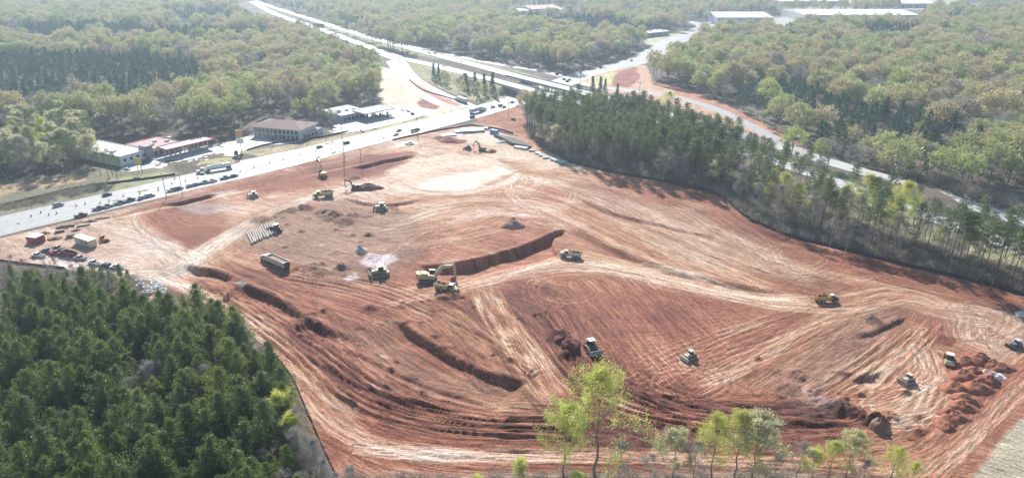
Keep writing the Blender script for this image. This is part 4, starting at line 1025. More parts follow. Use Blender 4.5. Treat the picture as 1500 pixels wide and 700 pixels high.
for i, (px, py, L, w, h, lab) in enumerate([(100,330,5,1.2,.5,'low brown timber stack left of three in the shoulder yard'),(122,331,5,1.4,.6,'low dark timber stack just above the trailer roof'),(150,320,5.5,1.2,.5,'low dark timber stack near the shoulder queue'),(88,340,3.5,2,.9,'short maroon crate left of the tan trailer'),(104,347,3.2,2.2,1.2,'dark brown crate touching the left end of the tan trailer')]):
    t = thing('timber_stack' if i < 3 else 'crate', lab, 'timber stack' if i < 3 else 'crate'); put(t, px, py, RQ.uniform(.1, .5)+.1)
    if i < 3:
        for r_ in range(2):
            for k in range(4):
                MB().box(-L/2+RQ.uniform(-.3,.3), L/2+RQ.uniform(-.3,.3), -w/2+k*w/4+.02, -w/2+(k+1)*w/4-.02, r_*h/2, r_*h/2+h/2-.03).obj('timber', WOOD, t)
    else:
        mm_ = mat('maroon', (0,0,0)) if i == 3 else WOOD
        MB().box(-L/2, L/2, -w/2, w/2, 0, h).obj('body', mm_, t, .04); MB().box(-L/2-.1, L/2+.1, -w/2-.1, w/2+.1, h, h+.1).obj('lid', WOOD, t)
for i, (px, py, r_, lab_) in enumerate([(80,350,2.2,'low maroon scrap heap left of the tan trailer crates'),(92,334,1.8,'small dark scrap heap above the tan trailer'),(132,325,2.0,'brown scrap heap between two timber stacks'),(66,342,1.6,'small brown scrap heap near the red box'),(112,338,1.5,'small rusty scrap heap behind the tan trailer')]):
    YARD = YARD+[(px, py, r_, lab_)] if i else [(px, py, r_, lab_)]
# white concrete rings by the wood
pr = None
for i, (px, py) in enumerate([(206,421),(215,424),(228,418),(234,422),(226,425),(220,430),(232,431),(239,427),(238,434),(230,437),(236,442),(245,443),(214,431),(204,414)]):
    x, y = at(px, py)
    if pr is None:
        pr = MB(); n = 14
        for r_, z0, z1 in ((1, 0, 1.1),):
            vs = []; 
            for rr, z in ((1.15, 0), (1.15, 1.1), (.9, 1.1), (.9, .1)):
                vs += [(rr*math.cos(2*math.pi*k/n), rr*math.sin(2*math.pi*k/n), z) for k in range(n)]
            fs = [(j*n+k, j*n+(k+1) % n, (j+1)*n+(k+1) % n, (j+1)*n+k) for j in range(3) for k in range(n)]
            pr.add(vs, fs)
        pr = pr.mesh('manhole_ring', mat('white_precast', (.72,.71,.69), .7, var=.12))
    o = link(bpy.data.objects.new('manhole_ring', pr)); o.location = (x, y, gz(x, y)); s = RQ.uniform(.85, 1.2); o.scale = (s, s, RQ.uniform(.7, 1.3))
    meta(o, 'white precast concrete ring in the cluster at the corner of the pine wood', 'concrete ring', 'concrete rings beside the pine wood')
# laid out pipes near the dump trailer truck
m_ = MB().cyl((-7, 0, .42), (7, 0, .42), .42, n=12).mesh('concrete_pipe', mat('tan_grey_pipe', (.42,.36,.30), .8, var=.2))
for i in range(13):
    px = 366+i*3.1; py = 350-i*1.35
    x, y = at(px, py); o = link(bpy.data.objects.new('concrete_pipe', m_)); o.location = (x, y, gz(x, y)+.05); o.rotation_euler = (0, 0, head((363, 337), (373, 361))+RQ.uniform(-.03, .03)); s = RQ.uniform(.85, 1.1)
    o.scale = (s, 1, 1); meta(o, 'long tan grey pipe lying side by side with others above the dump trailer truck', 'pipe', 'pipes laid side by side')
m_ = MB().cyl((-8, 0, .5), (8, 0, .5), .5, n=12).mesh('black_pipe', BLK)
for i in range(9):
    px = 738+i*3.0; py = 203+i*1.5
    for lv in range(2):
        x, y = at(px, py); o = link(bpy.data.objects.new('black_pipe', m_)); o.location = (x+lv*.7, y, gz(x, y)+lv*.88); o.rotation_euler = (0, 0, head((735, 206), (752, 213))+.35)
        meta(o, 'black drain pipe in the stack right of the blue container', 'pipe', 'stacked black drain pipes')
def slab(px, py, L, w, h, rz, m, name, lab, cat, lid=None):
    t = thing(name, lab, cat); put(t, px, py, rz)
    MB().box(-L/2, L/2, -w/2, w/2, 0, h).obj('body', m, t, .03); MB().box(-L/2+.15, L/2-.15, -w/2+.15, w/2-.15, h, h+.12).obj('cover', lid or m, t)
slab(692, 192, 15, 9, 1.1, .25, mat('slate_stack', (.20,.22,.26), .6), 'formwork_stack', 'wide low grey stack of panels with pale top above the gravel heap', 'panel stack', mat('pale_blue_grey', (.55,.58,.62), .5))
slab(674, 194, 8, 4, .9, .5, mat('slate_stack', (0,0,0)), 'formwork_stack', 'small blue grey panel stack left of the wide one', 'panel stack', mat('blue_grey', (.35,.42,.50), .5))
slab(657, 199, 10, 4.5, .8, .3, LGR, 'formwork_stack', 'pale grey panel stack leftmost of the three stacks', 'panel stack', LGR)
slab(763, 218, 9, 3, 1.2, -.5, LGR, 'pallet_stack', 'grey pallet stack at the near end of the black pipes', 'pallet stack', LGR)
slab(724, 196, 5.5, 2.6, 2.6, -.6, BLU, 'blue_container', 'small bright blue container left of the black pipes', 'container', mat('blue_pale', (.20,.42,.60), .5))
slab(711, 190, 4, 2.4, 1.4, -.2, WHT, 'white_container', 'small white container behind the bright blue one', 'container', WHT)
for i, (px, py, rz, m, lab) in enumerate([(788,226,-.7,WHT,'white wrapped bundle near the belt of pines, left of the green roll'),(795,229,-.2,LGR,'grey wrapped bundle beside the white one near the pines'),(780,222,-.4,mat('pinkish_stack', (.55,.42,.38), .7),'pinkish pallet bundle above the white bundles near the pines'),(800,232,.2,WHT,'flat white bundle nearest the green roll')]):
    t = thing('wrapped_bundle', lab, 'bundle'); put(t, px, py, rz); MB().box(-2.2, 2.2, -1, 1, .2, 1.1).obj('body', m, t, .12); MB().box(-2.2, 2.2, -.8, .8, 0, .2).obj('pallet', WOOD, t)
t = thing('pipe_roll', 'long sea green wrapped roll with a white end, below the belt of pines', 'wrapped roll'); put(t, 817, 238, head((808, 233), (830, 240)))
MB().cyl((-1, 0, .9), (6, 0, .9), .9, n=12).obj('green_wrap', GRN, t); MB().cyl((-6.5, .4, .8), (-1, 0, .85), .78, .85, n=12).obj('white_wrap', WHT, t)
# soil heaps by the right haul road, and odd heaps
HP = [(1432,525,4.2,2.9,'topmost large red heap of the double row'),(1412,532,3.4,2.3,'red heap left of the topmost in the double row'),(1450,533,3.0,1.9,'red heap right of the topmost in the double row'),(1468,540,3.0,1.7,'dark red heap at the right corner of the double row'),
      (1412,552,3.6,2.3,'orange red heap below the compactor shadow'),(1428,545,3.0,2.0,'heap in the upper middle of the double row'),(1447,557,3.2,2.2,'red heap touching the white sand heap'),
      (1402,571,3.6,2.3,'red heap leftmost at mid row'),(1430,570,3.8,2.4,'broad red heap in the right column at mid row'),(1440,562,2.6,1.9,'red heap behind the broad one in the right column'),
      (1416,586,3.5,2.2,'red heap fifth from the bottom of the row'),(1412,596,3.2,2.0,'red heap fourth from the bottom of the row'),(1396,608,3.2,1.9,'red heap third from the bottom of the row'),(1401,613,3.0,1.8,'dark heap second from the bottom of the row'),(1386,617,3.2,1.9,'dusky heap lowest at the left of the row'),
      (1385,625,2.4,1.3,'small last heap at the bottom end of the row')]
def heap(px, py, r, h, lab, m, seed, name='soil_heap', ax=1.0, grp=None, cat='soil heap'):
    q = random.Random(seed); n = 26; K_ = 9; x, y = at(px, py); z0 = gz(x, y)
    vs = []; ph = q.uniform(0, 6)
    for k in range(K_):
        f = 1-k/(K_-1)
        for i in range(n):
            a = 2*math.pi*i/n; j = 1+.13*math.sin(2*a+ph)+.08*math.sin(5*a+ph*2)+q.uniform(-.05, .05)
            rr = r*f*j
            zz = h*(1-f**1.25)*(1+.10*math.sin(3*a+k))+q.uniform(-.09, .09)*(k > 0)+(.12*math.sin(9*f+a*2) if 0 < k < K_-2 else 0)
            dx, dy = rr*ax*math.cos(a), rr*math.sin(a)
            vs.append((dx+.25*r*(1-f)*math.cos(ph), dy+.25*r*(1-f)*math.sin(ph), (gz(x+dx, y+dy)-z0-.2) if k == 0 else zz))
    fs = [(k*n+i, k*n+(i+1) % n, (k+1)*n+(i+1) % n, (k+1)*n+i) for k in range(K_-1) for i in range(n)]
    b = MB(); b.add(vs, fs); o = b.obj(name, m, None, smooth=True); o.location = (x, y, z0); return meta(o, lab, cat, grp)
for i, (px, py, r, h, lab) in enumerate(HP): heap(px, py, r*.98, h*.95, lab+', beside the right haul road', SOILR if i % 3 else SOILD, i, grp='soil heaps in the double row', ax=1.2)
heap(1460, 551, 2.0, 1.0, 'white sand heap at the right side of the red soil heaps', mat('white_sand', (.72,.66,.60), .9), 44, 'sand_heap', 1.2, cat='sand heap')
heap(1448, 549, 2.6, 1.5, 'pinkish grey heap behind the white sand heap', mat('pink_sand', (.50,.36,.31), .9), 45, 'sand_heap', 1.2, cat='sand heap')
heap(530, 369, 2.8, 2.8, 'steep grey sand heap above the white washings patch', SAND, 50, 'sand_heap', cat='sand heap')
heap(751, 331, 5.2, 3.4, 'lone conical brown heap above the tall cut bank', mat('brown_soil', (.36,.21,.15), .95, var=.25, bumpv=.6), 51)
heap(735, 208, 4.0, 1.3, 'pale grey gravel heap below the wide panel stack', mat('grey_gravel', (.45,.42,.40), .95, var=.2), 52, 'gravel_heap', 1.3, cat='gravel heap')
heap(662, 207, 6.0, 2.0, 'dark red spread heap left of the brown excavator', SOILD, 53, ax=1.7)
heap(719, 222, 3.4, 1.6, 'low brown heap right of the brown excavator', SOILR, 54, ax=1.2)
heap(537, 277, 5.0, 2.6, 'dark maroon heap right of the dark excavator', mat('maroon_soil', (.17,.075,.055), .95, var=.3), 55, ax=1.6)
heap(430, 281, .1, .1, 'x', SOILR, 1)
bpy.data.objects.remove(bpy.data.objects['soil_heap.%03d' % (len([o for o in bpy.data.objects if o.name.startswith('soil_heap')])-1)])
for i_, (px, py, r_, lab_) in enumerate(YARD): heap(px, py, r_, r_*.4, lab_, mat('maroon_scrap', (.16,.08,.07), .9, var=.5, scale=3), 70+i_, 'scrap_heap', 1.5, cat='scrap heap')
heap(1284, 627, 2.1, 1.8, 'tall dark boulder like heap at the foot of the lower berm', mat('brown_rock', (.20,.13,.10), .9, var=.4, scale=2, bumpv=1), 56)
heap(823, 498, 2.8, 1.5, 'dark clod heap above left of the white roofed bulldozer', mat('wet_soil', (.13,.045,.035), .95, var=.3), 57)
heap(836, 511, 3.0, 1.8, 'dark clod heap left of the white roofed bulldozer', mat('wet_soil', (0,0,0)), 58)
heap(661, 433, 3.6, 1.6, 'fresh red spoil heap at the foot of the truck under the excavator boom', SOILR, 59, ax=1.4)
heap(1500, 462, 2.6, 1.0, 'low grey blue rubble heap at the right photo edge', LGR, 60)

# ------------------------------------------------------------ buildings
def building(name, label, A, B, depth, h, wallm, roofm, roof='flat', over=.4, par=.5, back=None, rise=2.4, trim=None):
    """front base edge from A to B (left to right), running back by depth"""
    a = Vector(at(*A)); b = Vector(at(*B)); L = (b-a).length; rz = math.atan2(b.y-a.y, b.x-a.x)
    t = thing(name, label, 'building', a.x, a.y, 0, rz)
    w = MB().box(0, L, 0, .3, 0, h).box(0, L, depth-.3, depth, 0, h).box(0, .3, .3, depth-.3, 0, h).box(L-.3, L, .3, depth-.3, 0, h)
    w.obj('wall', wallm, t)
    if roof == 'flat':
        MB().box(.3, L-.3, .3, depth-.3, h-.6, h-.2).obj('roof', roofm, t)
        p = MB().box(-.05, L+.05, -.05, .3, h, h+.15).box(-.05, L+.05, depth-.3, depth+.05, h, h+.15).box(-.05, .3, .3, depth-.3, h, h+.15).box(L-.3, L+.05, .3, depth-.3, h, h+.15)
        p.obj('parapet', trim or roofm, t)
    elif roof == 'low':
        MB().prism([(-.4, h), (-.4, h+.3), (depth/2, h+.3+rise), (depth+.4, h+.3), (depth+.4, h)], 0, L, Matrix(((0,1,0,0),(1,0,0,0),(0,0,1,0),(0,0,0,1)))).obj('roof', roofm, t)
    else:
        r = over; b_ = MB(); k = depth/2
        vs = [(-r,-r,h),(L+r,-r,h),(L+r,depth+r,h),(-r,depth+r,h),(-r,-r,h+.25),(L+r,-r,h+.25),(L+r,depth+r,h+.25),(-r,depth+r,h+.25),(k,k,h+rise),(L-k,k,h+rise)]
        b_.add(vs, [(3,2,1,0),(0,1,5,4),(1,2,6,5),(2,3,7,6),(3,0,4,7),(4,5,9,8),(5,6,9),(6,7,8,9),(7,4,8)]); b_.obj('roof', roofm, t)
    return t, L
def wins(t, xs_, z0, z1, w, m=GLS, y=-.04, name='window'):
    me = MB().box(0, w, y, y+.1, 0, z1-z0).mesh(name, m); fr = MB().box(-.08, w+.08, y-.04, y+.03, -.1, 0).mesh('sill', WALLW)
    for x in xs_:
        o = link(bpy.data.objects.new(name, me), t); o.location = (x, 0, z0); s = link(bpy.data.objects.new('sill', fr), o)
# white building at left
t, L = building('store_building', 'white flat roofed building with small square windows left of the red trimmed shop', (178,245), (217,234), 44, 6.0, WALLW, ROOFW)
t.rotation_euler.z += .0
wins(t, [L*.12, L*.36, L*.60, L*.84], 2.6, 4.2, 1.6, DRK)
MB().box(L*.93, L+3.2, -1.6, 5, 0, 8.2).obj('entry_tower', mat('grey_brown_wall', (.30,.27,.25), .7), t)
MB().box(4, 7, 12, 15, 5.4, 6.6).obj('roof_unit', LGR, t)
# left fuel station shop and canopy
t, L = building('fuel_station_shop', 'low shop with pinkish roof and red trim beside the white building', (222,231), (268,219), 24, 4.8, WALLW, ROOFP, trim=REDT)
wins(t, [2+i*3.2 for i in range(int(L/3.2)-1)], .6, 3.0, 2.4)
for i in range(4): MB().box(6+i*5, 8+i*5, 8+(i % 2)*5, 10+(i % 2)*5, 4.4, 5.7).obj('roof_unit', LGR, t)
def canopy(lab, A, B, depth, fascia, slabm, h=5.2, np_=4):
    a = Vector(at(*A)); b = Vector(at(*B)); L = (b-a).length; rz = math.atan2(b.y-a.y, b.x-a.x)
    t = thing('fuel_canopy', lab, 'canopy', a.x, a.y, 0, rz)
    MB().box(.2, L-.2, .2, depth-.2, h, h+.5).obj('deck', slabm, t)
    MB().box(0, L, 0, .2, h-.1, h+.9).box(0, L, depth-.2, depth, h-.1, h+.9).box(0, .2, .2, depth-.2, h-.1, h+.9).box(L-.2, L, .2, depth-.2, h-.1, h+.9).obj('fascia', fascia, t)
    for i in range(np_):
        x = L*(i+.5)/np_
        for y in (depth*.28, depth*.72):
            MB().box(x-.25, x+.25, y-.25, y+.25, 0, h).obj('column', LGR, t)
        p = thing('fuel_pump', f'fuel pump island number {i+1} from the left under the {"long left" if np_ > 4 else "right"} station canopy'.replace('number 1', 'first').replace('number 2', 'second').replace('number 3', 'third').replace('number 4', 'fourth').replace('number 5', 'fifth'), 'fuel pump', 0, 0, 0, rz)
        w_ = Matrix.Rotation(rz, 4, 'Z') @ Vector((x+1.6, depth*.5, 0)); p.location = (a.x+w_.x, a.y+w_.y, .05)
        MB().box(-2.2, 2.2, -.6, .6, 0, .15).obj('kerb', CONC, p); MB().box(-.4, .4, -.3, .3, .15, 1.9).obj('pump_body', REDP if np_ > 4 else DRK, p)
    return t, L
canopy('long narrow fuel canopy with red fascia before the low red trimmed shop', (247,234), (316,217), 11, REDT, mat('canopy_grey', (.40,.41,.44), .6), np_=5)
canopy('wide dark topped fuel canopy with white fascia at the right fuel station', (536,179), (580,170), 17, WHT, mat('canopy_dark', (.24,.25,.28), .6), np_=4)
t, L = building('fuel_station_shop', 'white roofed shop of the right fuel station behind its dark canopy', (500,180), (540,172), 26, 5.0, mat('grey_store_wall', (.35,.35,.36), .7), ROOFW)
wins(t, [2+i*3.4 for i in range(int(L/3.4)-1)], .6, 3.0, 2.4)
for i in range(3): MB().box(5+i*6, 7.5+i*6, 10, 12.5, 4.6, 6.2).obj('roof_unit', LGR, t)
# motel
t, L = building('motel', 'two storey motel with brown hipped roof and dark balconies facing the road', (372,200), (441,206), 19, 6.6, WALLW, ROOFB, 'hip', 1.6, rise=3.4)
n = 11
for lv in range(2):
    wins(t, [1.2+i*(L-2)/n for i in range(n)], .3+lv*3.2, 2.5+lv*3.2, 1.9, DRK)
    MB().box(-.2, L+.2, -1.5, -.06, 3.0+lv*3.3, 3.2+lv*3.3).obj('balcony', WALLW, t) if lv == 0 else None
MB().box(0, L, -1.5, -1.42, 3.2, 4.1).obj('railing', mat('blue_grey_rail', (.30,.33,.38), .6), t)
for i in range(n+1): MB().box(i*(L-.3)/n, i*(L-.3)/n+.25, -1.4, -1.2, 0, 6.5).obj('post', WALLW, t)
t2, L2 = building('motel_office', 'low flat annex at the right end of the motel', (444,205), (474,195), 12, 3.6, mat('cream_wall', (.5,.47,.42), .7), mat('slate_roof', (.30,.29,.32), .7))
wins(t2, [1.5+i*3.4 for i in range(int(L2/3.4)-1)], .8, 2.6, 1.8)
# warehouses far off
def ware(lab, A, B, depth, h, wm, rise=.1, nb=0, name='warehouse', roofm=None, low=False):
    t, L = building(name, lab, A, B, depth, h, wm, roofm or ROOFW, 'low', rise=rise)
    k = max(2, int(L/12))
    wins(t, [4+i*L/k for i in range(k)], .2, min(4.2, h-1), min(4, L/k*.4), mat('shade_glass', (.12,.14,.18), .4), name='loading_door')
    vm_ = MB().box(-1.1, 1.1, -1.1, 1.1, 0, 1.3).mesh('roof_unit', LGR)
    for i in range(k):
        for f_ in (.3, .7): o = link(bpy.data.objects.new('roof_unit', vm_), t); o.location = (6+i*L/k, depth*f_, h+rise*.55)
    for i in range(k+1): MB().box(min(i*L/k, L-.4), min(i*L/k+.4, L), -.25, -.01, 0, h).obj('pilaster', WALLG, t)
    return t, L
ware('large white roofed warehouse, left one of the two in front', (1050,37), (1132,37), 95, 11, WALLG, 4)
ware('very long white roofed warehouse right of the large one', (1178,32), (1345,32), 105, 10, mat('pale_wall', (.5,.5,.5), .7), 4)
ware('white and blue warehouse at the top edge above the very long one', (1142,9), (1235,9), 120, 9, mat('blue_wall', (.30,.36,.46), .6), 1)
ware('grey walled warehouse at the top edge, rightmost', (1318,12), (1380,12), 140, 8, WALLG, 3)
ware('long low shed in front of the large warehouse', (1074,42), (1122,41), 12, 4, WALLW, .5)
ware('small white flat shed beside the far road bend', (943,56), (980,52), 22, 5.5, mat('shed_grey', (.30,.30,.32), .7), .6, roofm=ROOFW)
ware('small white house half hidden in trees left of the shed', (903,46), (918,45), 20, 5, WALLW, 1.5, name='house')
pinkr = mat('terracotta_roof', (.55,.33,.26), .8)
ware('far low building with white roof at the left of the hilltop group', (748,23), (775,22), 40, 7, WALLW, 2, name='school_building')
ware('far building with terracotta roof in the middle of the hilltop group', (778,22), (822,20), 60, 9, WALLW, 4, name='school_building', roofm=pinkr)
ware('far small white building at the right of the hilltop group', (826,22), (842,21), 40, 7, WALLW, 2, name='school_building')
ware('far grey roofed building among trees left of the warehouses', (958,12), (985,12), 60, 7, WALLG, 1, name='warehouse')

# ------------------------------------------------------------ poles, signs, lamps, fences
POLEM = mat('timber_pole', (.24,.20,.17), .8, var=.2); METP = mat('galvanised_pole', (.40,.40,.41), .5, .3)
def upole(px, py, h, lab, arms=1, lamp=False, lean=0):
    x, y = at(px, py); t = thing('street_lamp' if lamp else 'utility_pole', lab, 'street lamp' if lamp else 'utility pole', x, y)
    MB().cyl((0,0,0), (lean,0,h), .19 if not lamp else .15, .12, n=8).obj('pole', METP if lamp else POLEM, t)
    if lamp:
        MB().cyl((lean,0,h-.2), (lean-2.2,0,h+.2), .07, n=6).obj('arm', METP, t); MB().box(lean-3.0, lean-2.1, -.2, .2, h+.1, h+.3).obj('lamp_head', LGR, t)
    else:
        for k in range(arms): MB().box(-1.2, 1.2, -.06, .06, h-.9-k*1.3, h-.75-k*1.3).obj('crossarm', POLEM, t)
        MB().cyl((.35,0,h-3.2), (.35,0,h-2.2), .22, n=8).obj('transformer', LGR, t)
    return t
P = [(244,290,13,'left of two thin poles beside the shoulder queue',0,0),(268,286,17,'tall lamp pole right of two beside the shoulder queue',0,1),(505,236,22,'tallest utility pole standing in the site before the motel',2,0),(503,233,17,'thin lamp pole just left of the tallest utility pole',0,1),(530,247,12,'thin pole in the site right of the tallest utility pole',1,0),
     (612,204,16,'utility pole beside the dark box truck',2,0),(661,166,13,'utility pole at the work road dirt bank',1,0),(699,152,13,'utility pole at the foot of the near ramp',1,0),(720,160,12,'thin pole left of the freeway bridges',1,0),(745,170,12,'thin pole before the bridge at the pine belt',1,0),
     (451,205,11,'thin pole at the motel right end',1,0),(478,205,11,'thin pole between motel and right fuel station',1,0),(850,128,14,'signal pole at the far junction',1,0),(936,143,13,'utility pole beside the red cut slope beyond the pines',1,0),(97,268,12,'utility pole in the trees at far left',1,0),(400,212,9,'thin pole on the bank before the motel',0,0),
     (1375,262,31,'very tall lamp mast beyond the highway at right',0,1)]
for px, py, h, lab, arms, lamp in P: upole(px, py, h, lab, arms or 1, bool(lamp))
# small shrubby signal poles near the junction
def pylon(px, py, h, w, sh, face, lab, n=1, name='pylon_sign', rz=.15, m2=None):
    x, y = at(px, py); t = thing(name, lab, 'sign', x, y, rz=rz)
    for s in ((0,) if n == 1 else (-w*.3, w*.3)): MB().cyl((s,0,0), (s,0,h-sh), .2, n=8).obj('post', METP, t)
    f = MB().box(-w/2, w/2, -.25, .25, h-sh, h).obj('sign_face', face, t, .05)
    MB().box(-w/2-.12, w/2+.12, -.2, .2, h-.02, h+.15).obj('frame', LGR, t)
    if m2: MB().box(-w/2, w/2, -.25, .25, h-sh*1.8, h-sh*1.1).obj('lower_panel', m2, t)
    return t
YS = mat('yellow_sign', (.62,.52,.10), .5); OS = mat('orange_sign', (.65,.36,.12), .5)
pylon(206, 254, 8.5, 3.2, 3.2, YS, 'yellow sign on two posts in front of the white building', 2)
pylon(354, 222, 13, 4, 4.5, OS, 'tall orange pylon sign between left fuel station and motel', 1, m2=WHT)
def billboard(px, py, h, w, sh, lab, rz):
    x, y = at(px, py); t = thing('billboard', lab, 'billboard', x, y, rz=rz)
    MB().cyl((0,0,0), (0,0,h-sh), .6, n=10).obj('post', METP, t); MB().box(-w/2, w/2, -.5, .5, h-sh, h).obj('panel', mat('billboard_back', (.34,.35,.38), .7), t)
    MB().box(-w/2, w/2, -1.4, -.5, h-sh-.3, h-sh-.1).obj('catwalk', METP, t)
billboard(469, 62, 23, 15, 5.5, 'high billboard on a single post left of the freeway, farther one', -.2)
billboard(503, 76, 13, 14, 5, 'low wide billboard on a single post left of the freeway, nearer one', -.2)
t = upole(1230, 300, .1, 'x'); [bpy.data.objects.remove(c) for c in list(t.children)]; bpy.data.objects.remove(t)
# traffic barrels along the arterial road
bm_ = MB().cyl((0,0,0), (0,0,1.0), .32, .24, n=8).mesh('barrel_body', ORG); bs_ = MB().cyl((0,0,.45), (0,0,.62), .31, .29, n=8).mesh('white_band', WHT)
BARR = [(46,317),(60,312),(72,315),(83,313),(112,302),(125,299),(147,298),(160,295),(181,288),(205,284),(232,279),(232,276),(252,270),(272,266),(290,262),(312,256),(340,249),(352,252),(372,245),(395,239),(415,234),(440,228),(462,223),(486,220),(520,212),(545,207),(562,203),(590,197),(620,190),(650,184),(668,180)]
for i, (px, py) in enumerate(BARR):
    x, y = at(px, py); t = thing('traffic_barrel', 'orange and white traffic barrel in the line along the arterial road', 'traffic barrel', x, y, .07, group='traffic barrels along the arterial road')
    link(bpy.data.objects.new('barrel_body', bm_), t); link(bpy.data.objects.new('white_band', bs_), t)
def silt(name, pts, lab, h=.95, m=None, step=4):
    L = spline(gl(pts), 2.5); t = thing(name, lab, 'fence', L[0][0], L[0][1]); t.location = (0, 0, 0); b = MB()
    for i in range(len(L)-1):
        p, q = L[i], L[i+1]; zp, zq = gz(*p), gz(*q); d = (q-p)/np.linalg.norm(q-p); n = np.array([-d[1], d[0]])*.03
        b.add([(p[0]-n[0],p[1]-n[1],zp-.1),(q[0]-n[0],q[1]-n[1],zq-.1),(q[0]+n[0],q[1]+n[1],zq-.1),(p[0]+n[0],p[1]+n[1],zp-.1),(p[0]-n[0],p[1]-n[1],zp+h),(q[0]-n[0],q[1]-n[1],zq+h),(q[0]+n[0],q[1]+n[1],zq+h),(p[0]+n[0],p[1]+n[1],zp+h)], [(3,2,1,0),(4,5,6,7),(0,1,5,4),(1,2,6,5),(2,3,7,6),(3,0,4,7)])
    b.obj('fabric', m or mat('black_silt_fabric', (.035,.03,.032), .85), t)
    pm = MB().box(-.06, .06, -.12, -.04, 0, h+.25).mesh('stake', WOOD)
    for i in range(0, len(L), step):
        if i//step > 180: break
        o = link(bpy.data.objects.new('stake', pm), t); o.location = (L[i][0], L[i][1], gz(*L[i]))
silt('silt_fence', [(832,238),(900,254),(960,265),(1030,280),(1063,291),(1092,316),(1150,345),(1230,365),(1330,391),(1420,412),(1500,434),(1620,472)], 'long black silt fence between the red site and the belt of pines at right', 1.3)
silt('silt_fence', [(395,512),(428,553),(449,600),(472,652),(494,700),(520,760)], 'black silt fence between the lower left pine wood and the haul road', .7)
silt('silt_fence', [(0,302),(60,288),(110,276),(170,268),(230,261),(257,257)], 'black silt fence along the grassy strip left of the arterial road', 1.0)
silt('silt_fence', [(362,221),(385,214),(420,208),(470,202),(510,193)], 'black silt fence along the bank below the motel', .9)
silt('silt_fence', [(600,118),(618,132),(650,142),(682,152)], 'black silt fence beside the near exit ramp', 1.0)
silt('silt_fence', [(690,184),(730,190),(752,196)], 'low black silt fence behind the panel stacks', 1.0)
silt('silt_fence', [(575,206),(600,200),(640,192),(690,184)], 'black silt fence along the upper site edge by the dark box truck', .9)
silt('silt_fence', [(0,383),(40,388),(95,394)], 'short silt fence at the far left edge of the pine wood', 1.0, mat('rust_fabric', (.10,.03,.025), .9))
def rail(pts, lab, Lw=None):
    L = spline(gl(pts), 4); t = thing('guard_rail', lab, 'guard rail', 0, 0, 0)
    b = MB()
    for p, q in zip(L[:-1], L[1:]):
        b.cyl((p[0], p[1], gz(*p)+.65), (q[0], q[1], gz(*q)+.65), .16, n=4)
    b.obj('rail', METP, t); pm = MB().box(-.08, .08, -.08, .08, 0, .6).mesh('post', WOOD)
    for p in L[::2]:
        o = link(bpy.data.objects.new('post', pm), t); o.location = (p[0], p[1], gz(*p))
rail([(1130,222),(1200,246),(1300,277),(1400,310),(1500,345)], 'steel guard rail in the green median of the highway at right')
rail([(600,78),(635,88),(660,94)], 'steel guard rail in the freeway median near the ramp fork')
# white picket bollards before the motel
pm = MB().cyl((0,0,0), (0,0,1.1), .16, n=8).mesh('bollard', WHT)
for i in range(26):
    f = i/25; x, y = at(433+f*58, 209-f*15); o = link(bpy.data.objects.new('bollard', pm)); o.location = (x, y, gz(x, y))
    meta(o, 'short white bollard in the row along the motel drive', 'bollard', 'white bollards along the motel drive')
# barrier boards
t = thing('straw_wattle', 'thin brown erosion roll on the ground right of the panel stacks', 'erosion roll', 0, 0, 0); L = spline(gl([(700,186),(730,192),(758,199)]), 3); b = MB()
for p, q in zip(L[:-1], L[1:]): b.cyl((p[0], p[1], gz(*p)+.25), (q[0], q[1], gz(*q)+.25), .28, n=6)
b.obj('roll', WOOD, t)
